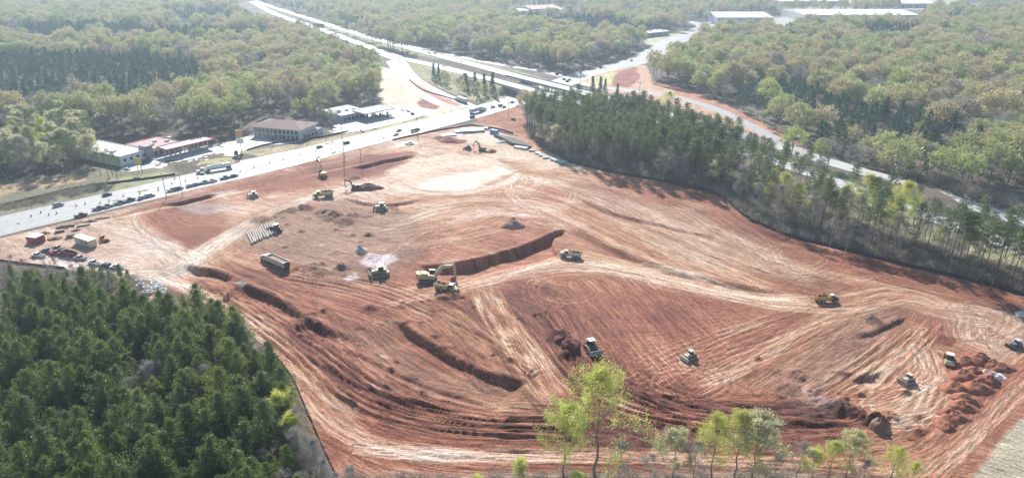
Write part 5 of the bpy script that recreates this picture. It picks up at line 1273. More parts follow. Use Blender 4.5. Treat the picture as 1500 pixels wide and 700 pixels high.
# ------------------------------------------------------------ foliage
def leaf_mat(name, cols, trans=.45, var=.35, rough=.6):
    """leaf colour differs from tree to tree and from clump to clump"""
    m = bpy.data.materials.new(name); m.use_nodes = True; n = m.node_tree; n.nodes.clear()
    out = n.nodes.new('ShaderNodeOutputMaterial'); oi = n.nodes.new('ShaderNodeObjectInfo')
    ln = n.nodes.new('ShaderNodeTexNoise'); ln.inputs['Scale'].default_value = .014; ln.inputs['Detail'].default_value = 3; n.links.new(oi.outputs['Location'], ln.inputs['Vector'])
    lr = n.nodes.new('ShaderNodeMapRange'); lr.inputs[1].default_value = .33; lr.inputs[2].default_value = .67; n.links.new(ln.outputs['Fac'], lr.inputs[0])
    lx = n.nodes.new('ShaderNodeMix'); lx.inputs[0].default_value = .42; n.links.new(lr.outputs[0], lx.inputs[2]); n.links.new(oi.outputs['Random'], lx.inputs[3])
    cr = n.nodes.new('ShaderNodeValToRGB'); cr.color_ramp.interpolation = 'LINEAR'
    while len(cr.color_ramp.elements) < len(cols): cr.color_ramp.elements.new(.5)
    for i, c in enumerate(cols):
        cr.color_ramp.elements[i].position = i/(max(1, len(cols)-1)); cr.color_ramp.elements[i].color = (*c, 1)
    n.links.new(lx.outputs[0], cr.inputs[0])
    a = n.nodes.new('ShaderNodeAttribute'); a.attribute_name = 'clump'
    mr = n.nodes.new('ShaderNodeMapRange'); mr.inputs[3].default_value = 1-var; mr.inputs[4].default_value = 1+var
    n.links.new(a.outputs['Fac'], mr.inputs[0])
    vm = n.nodes.new('ShaderNodeVectorMath'); vm.operation = 'SCALE'
    n.links.new(cr.outputs[0], vm.inputs[0]); n.links.new(mr.outputs[0], vm.inputs['Scale'])
    df = n.nodes.new('ShaderNodeBsdfDiffuse'); tr = n.nodes.new('ShaderNodeBsdfTranslucent'); mx = n.nodes.new('ShaderNodeMixShader'); mx.inputs[0].default_value = trans
    n.links.new(vm.outputs[0], df.inputs[0]); n.links.new(vm.outputs[0], tr.inputs[0])
    n.links.new(df.outputs[0], mx.inputs[1]); n.links.new(tr.outputs[0], mx.inputs[2])
    gl_ = n.nodes.new('ShaderNodeBsdfGlossy'); gl_.inputs['Roughness'].default_value = .5; gl_.inputs[0].default_value = (.8, .85, .8, 1)
    m2 = n.nodes.new('ShaderNodeMixShader'); m2.inputs[0].default_value = .06
    n.links.new(mx.outputs[0], m2.inputs[1]); n.links.new(gl_.outputs[0], m2.inputs[2]); n.links.new(m2.outputs[0], out.inputs[0])
    return m
PINE_L = leaf_mat('pine_needles', [(.115,.170,.038), (.17,.23,.046), (.13,.185,.055), (.23,.27,.062), (.155,.185,.08)], .44, .5)
PINE_T = leaf_mat('tall_pine_needles', [(.11,.155,.055), (.15,.195,.070), (.19,.21,.08)], .42)
PINE_F = leaf_mat('far_pine_needles', [(.055,.105,.062), (.075,.13,.075), (.095,.15,.07)], .34)
FRESH = leaf_mat('fresh_leaves', [(.60,.62,.14), (.64,.63,.18), (.55,.60,.14), (.66,.65,.26)], .5, .3)
BUDS = leaf_mat('budding_leaves', [(.29,.27,.25), (.38,.33,.28), (.52,.42,.26), (.58,.50,.27), (.46,.44,.21), (.38,.42,.18), (.54,.57,.22), (.36,.42,.17)], .34, .22)
FARF = leaf_mat('far_fresh_leaves', [(.50,.54,.20), (.54,.55,.26), (.44,.50,.20), (.58,.56,.30)], .38, .2)
BUDN = leaf_mat('near_budding_leaves', [(.56,.54,.26), (.60,.58,.34), (.52,.50,.30), (.60,.60,.22)], .52, .3)
GREYT = leaf_mat('grey_twigs', [(.38,.345,.31), (.32,.29,.265), (.44,.40,.36)], .25, .3)
BARK = mat('grey_brown_bark', (.22,.19,.16), .9, var=.3, scale=2)
BARKP = mat('pine_bark', (.14,.095,.075), .9, var=.3, scale=2)
BARKG = mat('pale_grey_bark', (.36,.33,.30), .9, var=.2, scale=2)
BRUSH = leaf_mat('brush_twigs', [(.30,.25,.19), (.25,.215,.155), (.34,.30,.25), (.20,.195,.12)], .3, .35)

def quads(C, size, g, up=0.0, asp=.6, out=None, k=1.5):
    """leaf quads at centres C with random tilt, facing away from the crown's heart where out is given"""
    n = len(C); a = g.normal(size=(n, 3)); a[:, 2] += up
    if out is not None:
        o = C-np.array(out); o /= np.linalg.norm(o, axis=1)[:, None]+1e-6; a += k*o
    a = a*1.0; a /= np.linalg.norm(a, axis=1)[:, None]
    b = g.normal(size=(n, 3)); b -= a*(a*b).sum(1)[:, None]; b /= np.linalg.norm(b, axis=1)[:, None]
    s = (size*(.7+.6*g.random(n)))[:, None]
    u = a*s*.5; v = b*s*.5*asp
    V = np.stack([C-u, C+v*.9-u*.1, C+u, C-v*.9+u*.1], 1).reshape(-1, 3)
    F = np.arange(4*n).reshape(n, 4)
    return V, F
def crown_mesh(name, V, F, clump, m):
    me = mesh_np(name, V, F); a = me.attributes.new('clump', 'FLOAT', 'POINT')
    a.data.foreach_set('value', np.repeat(clump, 4).astype(np.float32)); me.materials.append(m); return me
def tubes(segs, n=5):
    b = MB()
    for p0, p1, r0, r1 in segs: b.cyl(p0, p1, r0, r1, n=n, cap=False)
    return b
def branches(h, r, first, nb, g, spread=1.0, up=.7, levels=2, sub=4, lean=.03):
    """trunk and limbs: segments and the tips where leaves sit"""
    segs = []; tips = []
    P = [np.zeros(3)]; K_ = 8
    for k in range(1, K_+1):
        P.append(np.array([g.normal()*lean*h*.3, g.normal()*lean*h*.3, h*.93*k/K_])*[1, 1, 1]*(1 if k else 0))
    for k in range(K_): segs.append((P[k], P[k+1], r*(1-.85*k/K_), r*(1-.85*(k+1)/K_)))
    def limb(p, d, L, rr, lev):
        q = p; n = 3
        for j in range(n):
            d2 = d+g.normal(size=3)*.18+np.array([0, 0, .12]); d2 /= np.linalg.norm(d2)
            q2 = q+d2*L/n; segs.append((q, q2, rr*(1-.28*j), rr*(1-.28*(j+1)))); q = q2; d = d2
            if lev > 0:
                for _ in range(sub if j else max(1, sub//2)):
                    e = d+g.normal(size=3)*.62; e /= np.linalg.norm(e); limb(q, e, L*(.34+.2*g.random()), rr*.42, lev-1)
            elif j: tips.append(q)
        tips.append(q)
    for i in range(nb):
        f = first+(1-first)*((i+g.random()*.6)/nb)**.9; f = min(f, .98)
        k = min(int(f*K_), K_-1); p = P[k]+(P[k+1]-P[k])*(f*K_-k)
        a = i*2.4+g.random(); el = up*(.5+.9*(f-first)/(1-first))
        d = np.array([math.cos(a)*math.cos(el), math.sin(a)*math.cos(el), math.sin(el)])
        prof = math.sin(math.pi*min(1, .28+.72*(f-first)/(1-first)))*.75+.25
        limb(p, d, spread*prof, r*.34*(1.1-f), levels-1)
    return segs, np.array(tips)
def blob_cloud(g, n, rx, rz, zc, hollow=.55, rough=.2):
    """clump centres filling a lumpy crown"""
    o = []
    while len(o) < n:
        p = g.normal(size=3); p /= np.linalg.norm(p); q = hollow+(1-hollow)*g.random()**.6
        k = 1+rough*math.sin(3*math.atan2(p[1], p[0])+p[2]*4)
        if p[2] < -.45: continue
        o.append((p[0]*rx*q*k, p[1]*rx*q*k, zc+p[2]*rz*q*k))
    return np.array(o)
def around(C, n, r, g, flat=.8):
    k = g.normal(size=(len(C), n, 3)); k[:, :, 2] *= flat
    return (C[:, None]+k*r*.55).reshape(-1, 3)
VAR = {}
def variant(kind, trunk, crown, h): VAR.setdefault(kind, []).append((trunk, crown, h))
g = np.random.default_rng(21)
# plantation pine: dense soft cone of upswept tufts
for v in range(6):
    h = 13.0; wide = [1.0, .82, 1.15, .92, 1.25, .75][v]; segs = [((0,0,0), (0,0,h*.6), .17, .11), ((0,0,h*.6), (0,0,h*.97), .11, .03)]
    C = []
    nl = 15
    for k in range(nl):
        f = k/(nl-1); z = h*(.26+.70*f); rr = 2.65*wide*math.sqrt(max(0, 1-f**2.6))*(.7+.5*g.random())+.12
        nb = int(7-3*f)
        for i in range(nb):
            a = i*6.283/nb+k*1.9+g.random()*.5; L = rr*(.7+.5*g.random())*(1+.28*math.sin(2*a+v*2+k*.4))
            if g.random() < .14: continue
            for q in np.linspace(.35, 1, 4):
                C.append((math.cos(a)*L*q, math.sin(a)*L*q, z+.35*q*L*.5+g.normal()*.12))
            segs.append(((0, 0, z-.2), (math.cos(a)*L*.9, math.sin(a)*L*.9, z+.2*L), .04, .012))
    C.append((0, 0, h)); C = np.array(C); cl = np.clip(.5+.24*g.normal(size=len(C)), 0, 1)
    n = 15; Q = around(C, n, .6, g, 1.0); V_, F_ = quads(Q, np.full(len(Q), .52), g, .3, .34, (0, 0, h*.4), .8)
    variant('plantation_pine', tubes(segs[:2], 6).mesh('trunk', BARKP), crown_mesh('crown', V_, F_, np.repeat(cl, n), PINE_L), h)
# tall pine: bare stem, irregular plate-like crown
for v in range(4):
    h = 25.0; segs = []; C = []; lean = g.normal(size=2)*.5
    pt = lambda z: np.array([lean[0]*z/h, lean[1]*z/h, z])
    for k in range(5): segs.append((pt(h*k/5), pt(h*(k+1)/5*.985), .27*(1-.17*k), .27*(1-.17*(k+1))))
    nb = 26+v*3
    for i in range(nb):
        f = (i/nb)**.9; z = h*(.57+.41*f); a = i*2.4+g.random(); L = (3.6*(1-f)**.55*(.55+.6*g.random())+.5)*(.7 if f < .12 else 1)
        p = pt(z); e = p+np.array([math.cos(a)*L, math.sin(a)*L, L*.28]); segs.append((p, e, .07, .02))
        for q in np.linspace(.45, 1, 4): C.append(p+(e-p)*q+g.normal(size=3)*[.35, .35, .15])
    for i in range(6):
        z = h*(.28+.2*g.random()); a = g.random()*6.28; p = pt(z); segs.append((p, p+np.array([math.cos(a)*1.3, math.sin(a)*1.3, .1]), .035, .01))
    C = np.array(C); cl = np.clip(.5+.25*g.normal(size=len(C)), 0, 1)
    n = 13; Q = around(C, n, .85, g, .55); V_, F_ = quads(Q, np.full(len(Q), .58), g, .6, .40)
    variant('tall_pine', tubes(segs, 5).mesh('trunk', BARKP), crown_mesh('crown', V_, F_, np.repeat(cl, n), PINE_T), h)
# far pine: same habit with fewer, larger tufts
for v in range(2):
    h = 20.0; segs = [((0,0,0), (0,0,h*.95), .24, .05)]
    C = []
    for k in range(13):
        f = k/12; rr = 3.1*(1-f)**.6+.2
        for i in range(7):
            a = g.random()*6.28; L = rr*(.5+.6*g.random()); C.append((math.cos(a)*L, math.sin(a)*L, h*(.38+.6*f)+g.normal()*.3))
    C = np.array(C); cl = np.clip(.5+.25*g.normal(size=len(C)), 0, 1); n = 7
    Q = around(C, n, 1.0, g, .7); V_, F_ = quads(Q, np.full(len(Q), 1.05), g, .4, .55, (0, 0, h*.55), 1.8)
    variant('far_pine', tubes(segs, 5).mesh('trunk', BARKP), crown_mesh('crown', V_, F_, np.repeat(cl, n), PINE_F), h)
# cedar: narrow dense cone
h = 12; C = []
for k in range(16):
    f = k/15; rr = 2.0*(1-f)+.1
    for i in range(9):
        a = g.random()*6.28; L = rr*(.6+.5*g.random()); C.append((math.cos(a)*L, math.sin(a)*L, h*(.06+.92*f)))
C = np.array(C); Q = around(C, 8, .6, g); V_, F_ = quads(Q, np.full(len(Q), .7), g, .6, .5)
variant('cedar', tubes([((0,0,0), (0,0,h*.9), .2, .05)], 5).mesh('trunk', BARKP), crown_mesh('crown', V_, F_, np.repeat(np.clip(.5+.2*g.normal(size=len(C)), 0, 1), 8), PINE_F), h)
# broadleaf trees: visible limbs, leaves at the tips
def broad(kind, h, spread, first, nb, nleaf, ls, cr, m, bark, sub=4, levels=3, up=.8, keep=1.0, tn=5, asp=.6):
    segs, tips = branches(h, h*.0135, first, nb, g, spread, up, levels, sub)
    T_ = tips[g.random(len(tips)) < keep]
    # neighbouring tips share a tone
    cell = np.floor(T_/2.2).astype(int); key = (cell[:, 0]*73+cell[:, 1]*37+cell[:, 2]*19) % 97/97.0
    Q = around(T_, nleaf, cr, g); V_, F_ = quads(Q, np.full(len(Q), ls), g, .4, asp)
    variant(kind, tubes(segs, tn).mesh('trunk', bark), crown_mesh('crown', V_, F_, np.repeat(key, nleaf), m), h)
for v in range(3): broad('spring_tree', 25, 7.2+.6*v, .24, 17, 5, .30, .8, FRESH, BARK, sub=3, levels=3, up=1.02)
for v in range(2): broad('young_tree', 11, 3.4, .28, 9, 8, .30, .7, FRESH, BARK, sub=2, levels=3, up=.8)
for v in range(3): broad('budding_tree', 18, 5.4, .32, 12, 7, .36, .8, BUDN, BARK, sub=3, levels=3, up=.8)
for v in range(3): broad('bare_tree', 17, 4.6, .30, 11, 3, .8, .6, GREYT, BARKG, sub=3, levels=3, up=1.0, asp=.05)
# far broadleaf crowns: lumpy domes of leaf clumps on a stem
for kind, m, nv in (('far_budding', BUDS, 4), ('far_spring', FARF, 2), ('far_bare', GREYT, 2)):
    for v in range(nv):
        h = 18.0; rx = 5.0+.5*v; C = blob_cloud(g, 95, rx, 6.2, 11.4, .55, .14); n = 15
        fr = .5 if kind == 'far_bare' else 1
        lum = np.clip(.5+.28*g.normal(size=len(C)), 0, 1)
        Q = around(C, n, 1.25, g, .7); V_, F_ = quads(Q, np.full(len(Q), .88 if fr == 1 else .8), g, .3, .62 if fr == 1 else .16, (0, 0, 8.5), 3.4)
        segs = [((0,0,0), (0,0,9.0), .26, .17)]+[((0,0,5+g.random()*4), tuple(C[i]*.85), .12, .03) for i in range(0, 90, 8)]
        variant(kind, tubes(segs, 4).mesh('trunk', BARK if fr == 1 else BARKG), crown_mesh('crown', V_, F_, np.repeat(lum, n), m), h)
# brush: low tangle of twigs
for v in range(2):
    C = blob_cloud(g, 30, 1.5, 1.4, .7, .3, .3); Q = around(C, 9, .8, g); V_, F_ = quads(Q, np.full(len(Q), .6), g, .5, .14)
    variant('brush', None, crown_mesh('crown', V_, F_, np.repeat(g.random(len(C)), 9), BRUSH), 2.2)

# ------------------------------------------------------------ where trees stand
TREES = []      # kind, x, y, scale, zone
gp = np.random.default_rng(99)
LOTS = [np.array(gl(p)) for p in (
    SITE,
    [(160,252),(130,205),(160,193),(222,205),(262,196),(330,203),(350,196),(356,186),(372,180),(372,168),(400,165),(488,176),(484,158),(520,150),(552,148),(556,100),(590,90),(650,90),(760,120),(760,180),(700,196),(560,215),(350,262),(0,335),(-200,380),(-200,325),(0,302),(100,285),(180,270),(250,262),(230,256)],
    [(-400,380),(-60,290),(0,268),(120,252),(160,246),(170,256),(100,290),(0,330),(-200,380)],
    [(360,0),(404,15),(475,40),(524,58),(583,80),(640,92),(640,118),(590,118),(570,112),(520,90),(470,70),(400,46),(355,24),(340,8)], [(600,66),(700,86),(790,100),(830,112),(830,124),(780,122),(700,104),(600,84)],
    [(826,120),(900,96),(938,84),(985,58),(1012,48),(1030,40),(1060,46),(1030,62),(1000,80),(960,112),(900,122),(850,132)],
    [(1036,54),(1036,26),(1136,22),(1350,20),(1362,44),(1180,46),(1140,54)], [(1130,19),(1136,-4),(1250,-4),(1250,19)], [(1310,21),(1310,-2),(1400,-4),(1400,21)], [(760,172),(760,108),(850,104),(960,122),(1010,150),(1075,200),(1130,236),(1075,234),(1000,204),(930,186),(860,176)],
    [(935,60),(945,48),(985,46),(1012,52),(1006,90),(990,92),(948,70)],
    [(740,30),(745,14),(850,12),(850,30)], [(1515,592),(1470,640),(1424,700),(1380,790),(1700,900),(1800,560)],
    [(850,135),(900,98),(945,94),(958,118),(1010,134),(1075,160),(1130,195),(1200,232),(1120,225),(1000,180)],
    [(1360,14),(1440,2),(1700,4),(1640,22),(1440,22)],
)]
ROADS = [(L_ART, 21), (L_NEAR, 13), (L_FAR, 11), (L_RF, 9), (L_RN, 12), (L_WK, 12), (L_RE, 9), (L_TR, 10)]
def scatter(x0, x1, y0, y1, sp):
    X = np.arange(x0, x1, sp); Y = np.arange(y0, y1, sp); X, Y = np.meshgrid(X, Y)
    X = X+(gp.random(X.shape)-.5)*sp*.95; Y = Y+(gp.random(Y.shape)-.5)*sp*.95
    return X.ravel(), Y.ravel()
def clear(X, Y, roads=True, lots=True):
    m = np.ones(len(X), bool)
    if roads:
        for L, w in ROADS: m &= pts_dist(X, Y, L[:, :2]) > w
    if lots:
        for P_ in LOTS: m &= ~inside(X, Y, P_)
    return m
def zone(pts, sp): 
    P_ = np.array(gl(pts)); X, Y = scatter(P_[:, 0].min(), P_[:, 0].max(), P_[:, 1].min(), P_[:, 1].max(), sp)
    m = inside(X, Y, P_); return X[m], Y[m]
def add(kind, X, Y, s0=.85, s1=1.15, z='', slope=None):
    for x, y in zip(X, Y): TREES.append((kind, float(x), float(y), gp.uniform(s0, s1), z))
BL = [(-300,500),(0,450),(60,441),(120,440),(190,458),(250,482),(300,480),(350,512),(390,548),(420,594),(442,645),(464,702),(480,790),(480,1000),(-700,1000)]
BLP = np.array(gl(BL))
X, Y = zone(BL, 4.3)
r = gp.random(len(X)); sxy = np.array([scr(a, b, 0)[:2] for a, b in zip(X, Y)])
edge = (fbm(X/14, Y/14, 2, 3) > .30) | ((sxy[:, 0] > 405) & (sxy[:, 1] > 640)) | ((sxy[:, 0] < 40) & (sxy[:, 1] < 560) & (r < .5))
add('plantation_pine', X[~edge & (r < .93)], Y[~edge & (r < .93)], .62, 1.25, 'wood_ll')
add('bare_tree', X[edge & (r > .55)], Y[edge & (r > .55)], .45, .72, 'bare_ll')
add('young_tree', X[edge & (r < .06)], Y[edge & (r < .06)], .8, 1.1, 'young_ll'); add('plantation_pine', X[edge & (r > .2) & (r < .5)], Y[edge & (r > .2) & (r < .5)], .5, .9, 'wood_ll')
# thin small pines and saplings at the wood's upper edge by the yard
for px, py, s in [(140,410,.42),(152,414,.5),(178,410,.5),(165,418,.5),(120,414,.42),(100,408,.34),(190,416,.45),(60,414,.4),(275,470,.75),(320,500,.66),(345,515,.6),(392,560,.7),(20,410,.5)]:
    x, y = at(px, py); TREES.append(('plantation_pine', x, y, s, 'wood_ll'))
for px, py in [(20,400),(40,404),(70,402),(10,412),(210,445),(240,455),(85,404),(110,412),(190,430),(165,425)]:
    x, y = at(px, py); TREES.append(('bare_tree', x, y, .42, 'bare_ll'))
for px, py, s in [(418,640,1.15),(432,660,1.0),(208,602,.6)]:
    x, y = at(px, py); TREES.append(('young_tree', x, y, s, 'young_ll'))
for px, py in [(478,730),(500,745),(465,700),(455,690),(520,740)]:
    x, y = at(px, py); TREES.append(('bare_tree', x, y, .62, 'bare_ll'))
# belt of tall pines between site and highway
B1 = [(768,190),(792,216),(842,240),(900,254),(960,263),(1030,277),(1062,288),(1075,262),(1075,234),(1010,208),(930,188),(860,178),(800,176),(768,184)]
X, Y = zone(B1, 5.6); m = clear(X, Y, True, False); X, Y = X[m], Y[m]; r = gp.random(len(X))
add('tall_pine', X[r < .84], Y[r < .84], .72, 1.06, 'belt')
add('budding_tree', X[r > .90], Y[r > .90], .7, .95, 'beltb'); add('bare_tree', X[(r > .84) & (r <= .90)], Y[(r > .84) & (r <= .90)], .8, 1.0, 'beltb')
B2 = [(1062,288),(1095,312),(1150,340),(1230,360),(1330,384),(1420,405),(1500,425),(1640,465),(1640,420),(1500,378),(1400,348),(1300,312),(1200,272),(1130,245),(1075,225)]
X, Y = zone(B2, 6.6); m = clear(X, Y, True, False); X, Y = X[m], Y[m]; r = gp.random(len(X))
k = np.array([scr(a, b, 0)[0] for a, b in zip(X, Y)])
m1 = (r < .30-.13*(k > 1150)+.08*(k > 1380)); m2 = (r > .60) & (r < .86)
add('bare_tree', X[m2], Y[m2], .7, 1.1, 'slope_bare')
m3_ = (r > .86) & (r < .89); add('budding_tree', X[m3_], Y[m3_], .7, 1.0, 'slope_bud')
add('tall_pine', X[m1 & (k > 1060)], Y[m1 & (k > 1060)], .75, 1.05, 'slope_pine')
for px, py, s, kd, z in [(1140,318,.75,'spring_tree','yg1'),(1185,330,.72,'budding_tree','pale1'),(1260,330,.86,'spring_tree','yg2'),(1310,358,1.0,'spring_tree','yg3'),(1345,205,.5,'spring_tree','yg4'),(1128,300,.6,'spring_tree','yg1'),(1100,282,.6,'budding_tree','slope_bud'),(1165,318,.62,'spring_tree','yg1'),(1235,322,.66,'spring_tree','yg2'),(1160,304,.62,'budding_tree','slope_bud'),(1225,330,.7,'budding_tree','slope_bud'),(1290,345,.62,'budding_tree','slope_bud'),(1375,372,.6,'budding_tree','slope_bud'),(1420,385,.7,'budding_tree','slope_bud'),(1205,300,.7,'budding_tree','pale1')]:
    x, y = at(px, py); TREES.append((kd, x, y, s, z))
for i, px in enumerate(range(1385, 1560, 14)):
    x, y = at(px+R.uniform(-6, 6), 404+(px-1385)*.24+R.uniform(-12, 8)); TREES.append(('tall_pine', x, y, R.uniform(.95, 1.15), 'slope_pine'))
for i, px in enumerate(range(1190, 1400, 13)):
    x, y = at(px+R.uniform(-6, 6), 352+(px-1190)*.2+R.uniform(-22, 10)); TREES.append(('tall_pine' if i % 2 else 'bare_tree', x, y, R.uniform(.62, .95), 'slope_pine' if i % 2 else 'slope_bare'))
for px, py, s in [(815,222,.55),(845,228,.5),(832,205,.6),(905,205,.62),(978,178,.8),(1000,190,.4)]:
    x, y = at(px, py); TREES.append(('spring_tree', x, y, s, 'belty'))
# pines sparing the front row at bottom centre: tall spring trees
FG = [(872,704,1.12,'spring_tree','a'),(826,700,.86,'spring_tree','b'),(760,716,.72,'young_tree','c'),(985,704,.80,'budding_tree','d'),(1040,706,.74,'spring_tree','e'),(1075,704,.70,'spring_tree','f'),(1100,712,.98,'budding_tree','g'),(1012,716,.8,'bare_tree','h'),
      (1188,702,.8,'young_tree','i'),(1212,706,.46,'spring_tree','j'),(1238,702,.74,'budding_tree','k'),(1300,716,.46,'spring_tree','l'),(1165,712,.7,'bare_tree','m'),(905,712,.75,'bare_tree','n'),(1330,722,.34,'spring_tree','o'),(700,735,.6,'young_tree','p'),(640,742,.5,'young_tree','q'),(950,722,.6,'bare_tree','r'),(845,726,.6,'young_tree','s'),(1130,722,.6,'bare_tree','t'),(1260,722,.55,'bare_tree','u')]
FGL = {'a':'tallest bright yellow green tree at bottom centre','b':'shorter yellow green tree left of the tallest one at bottom centre','c':'thin small yellow green sapling left of the bottom centre trees','d':'pale olive tree standing alone between the two bottom tree groups',
 'e':'yellow tipped tree behind the bottom right group','f':'bright green tree in the middle of the bottom right group','g':'large pale budding tree right of the bright green one in the bottom group','h':'bare grey tree left of the bottom right group','i':'small green sapling left of the lower right trees',
 'j':'low yellow green tree beside the green sapling at lower right','k':'pale budding tree before the boulder like heap','l':'broad yellow olive tree at lower right, nearest the grass corner','m':'bare grey tree beside the small green sapling at lower right','n':'bare grey tree right of the tallest bottom tree',
 'o':'small rightmost yellow olive tree on the bottom strip','p':'small yellow sapling on the bottom strip, left','q':'smallest leftmost sapling on the bottom strip','r':'bare grey tree between the bottom centre groups','s':'small sapling in front of the tallest bottom tree','t':'bare grey tree in front of the large pale budding one','u':'bare grey tree in front of the broad yellow olive one'}
for px, py, s, kd, z in FG:
    x, y = at(px, py); TREES.append((kd, x, y, s, 'fg_'+z))
# trees around the left roadside buildings and ramps
def band(pts, sp, mix, z, rd=True, lots=True):
    X, Y = zone(pts, sp)
    if not len(X): return
    m = clear(X, Y, rd, lots); X, Y = X[m], Y[m]; r = gp.random(len(X)); c = 0
    for kd, f, s0, s1 in mix:
        q = (r >= c) & (r < c+f); add(kd, X[q], Y[q], s0, s1, z); c += f
band([(-200,300),(0,262),(60,258),(140,250),(138,215),(115,190),(0,190),(-200,220)], 5.6, [('tall_pine',.40,.55,.85),('budding_tree',.22,.7,1.0),('bare_tree',.28,.7,1.0),('spring_tree',.06,.5,.7)], 'left_front')
for px, py, s in [(20,235,.62),(48,232,.68),(72,235,.66),(128,215,.5)]:
    x, y = at(px, py); TREES.append(('spring_tree', x, y, s, 'left_yellow'))
for px, py, s in [(148,258,.55),(160,262,.62),(172,262,.6),(165,256,.6),(178,258,.45)]:
    x, y = at(px, py); TREES.append(('tall_pine', x, y, s, 'left_shop'))
for px, py, s in [(436,172,.5),(448,170,.46),(462,172,.4),(474,175,.42),(487,182,.36)]:
    x, y = at(px, py); TREES.append(('spring_tree', x, y, s, 'motel_back'))
for px, py, s in [(378,206,.3),(388,208,.3),(160,282,.2)]:
    x, y = at(px, py); TREES.append(('bare_tree', x, y, s*1.3, 'motel_bare'))
for px, py, s in [(636,118,1.0),(643,121,.95),(684,134,.95),(696,136,1.15),(710,138,1.1),(722,140,1.1),(868,136,.9),(878,139,1.0),(886,138,.8),(904,145,.8)]:
    x, y = at(px, py); TREES.append(('cedar', x, y, s*1.3, 'ramp'))
band([(645,118),(725,138),(740,142),(700,144),(650,130)], 9, [('bare_tree',.6,.45,.7),('budding_tree',.3,.5,.7)], 'ramp_bare', False, False)
# the big far woods
X, Y = scatter(-1500, 1700, 330, 1150, 10.4)
X2, Y2 = scatter(-2100, 2300, 1150, 2400, 14)
X = np.r_[X, X2]; Y = np.r_[Y, Y2]
Zc = Y*CP+H*SP; PX = 750+1000*X/Zc; PY = 350+1000*(H*CP-Y*SP)/Zc
m = (PX > -120) & (PX < 1620) & clear(X, Y)
for P_ in (BLP, np.array(gl(B1)), np.array(gl(B2)), np.array(gl([(-200,300),(0,262),(60,258),(140,250),(138,215),(115,190),(0,190),(-200,220)]))): m &= ~inside(X, Y, P_)
m &= ~((PY > 240) & (PX < 770))
X, Y, PX, PY = X[m], Y[m], PX[m], PY[m]
nz1 = fbm(X/90, Y/90, 3, 3); nz2 = fbm(X/26, Y/26, 5, 2); r = gp.random(len(X))
def inpx(pts): return inside(PX, PY, np.array(pts, float))
pine = inpx([(-150,92),(60,92),(230,98),(300,104),(310,128),(240,140),(160,152),(0,172),(-150,180)]) & (nz1 > -.75)
pine |= inpx([(-150,52),(140,46),(260,52),(400,48),(400,68),(330,74),(120,70),(-150,76)]) & (nz1 > -.3)
pine |= inpx([(250,24),(370,20),(420,32),(440,44),(360,52),(230,44)]) & (nz1 > -.15)
pine |= inpx([(520,-20),(900,-20),(900,10),(700,12),(520,12)]) & (nz1 > -.2)
pine |= inpx([(760,30),(900,38),(950,55),(945,64),(860,56),(760,46)]) & (nz1 > -.3)
pine |= inpx([(1100,130),(1160,138),(1220,160),(1300,190),(1400,215),(1420,235),(1380,260),(1300,240),(1200,200),(1100,150)]) & (nz1 > -.25)
pine |= inpx([(1260,50),(1345,50),(1345,70),(1250,68)]) | inpx([(1120,30),(1150,28),(1160,60),(1130,62)]) | inpx([(1250,170),(1340,190),(1420,240),(1330,232),(1260,204)])
pine |= inpx([(340,175),(560,150),(560,165),(470,175),(380,190)]) & (nz2 > -.1)
pine |= (nz1 > .22) & (nz2 > .12)
pine |= inpx([(-150,120),(330,118),(300,150),(200,168),(0,185),(-150,190)]) & (nz2 > -.25)
edge_pine = (r < .07)
kind = np.where(pine | edge_pine, 0, np.where((nz2 > .36) & (r < .75) | (r > .94), 2, np.where((nz2 < -.30) | (r < .20), 3, 1)))
add('far_pine', X[kind == 0], Y[kind == 0], .6, .9, 'far'); add('far_budding', X[kind == 1], Y[kind == 1], .85, 1.5, 'far')
add('far_spring', X[kind == 2], Y[kind == 2], .75, 1.25, 'far'); add('far_bare', X[kind == 3], Y[kind == 3], .75, 1.2, 'far')
# brush on the slopes and verges
def brush(pts, sp, s0, s1, lots=False):
    X, Y = zone(pts, sp); m = clear(X, Y, True, lots); X, Y = X[m], Y[m]
    q = fbm(X/9, Y/9, 1, 2) > -.35; add('brush', X[q], Y[q], s0, s1, 'brush')
brush([(1062,290),(1095,314),(1150,343),(1230,363),(1330,388),(1420,409),(1500,430),(1640,465),(1640,440),(1500,400),(1400,372),(1300,345),(1200,305),(1130,265),(1075,240)], 2.0, .7, 1.7)
brush([(1150,205),(1250,236),(1350,268),(1500,315),(1640,350),(1640,330),(1500,290),(1350,245),(1200,205)], 4, .8, 1.8)
brush(B1, 3.2, .8, 1.8)
brush([(0,303),(40,295),(100,279),(150,270),(155,276),(100,292),(40,308),(0,318)], 2.2, .8, 1.3)
brush([(0,390),(60,394),(130,400),(200,408),(250,440),(300,470),(260,470),(150,430),(0,430)], 2.6, .5, 1.2)
brush([(500,700),(700,696),(900,694),(1200,699),(1330,706),(1330,800),(500,800)], 1.9, .4, 1.1)
brush([(445,640),(462,660),(490,700),(520,760),(470,800),(440,700)], 2.0, .7, 1.4)

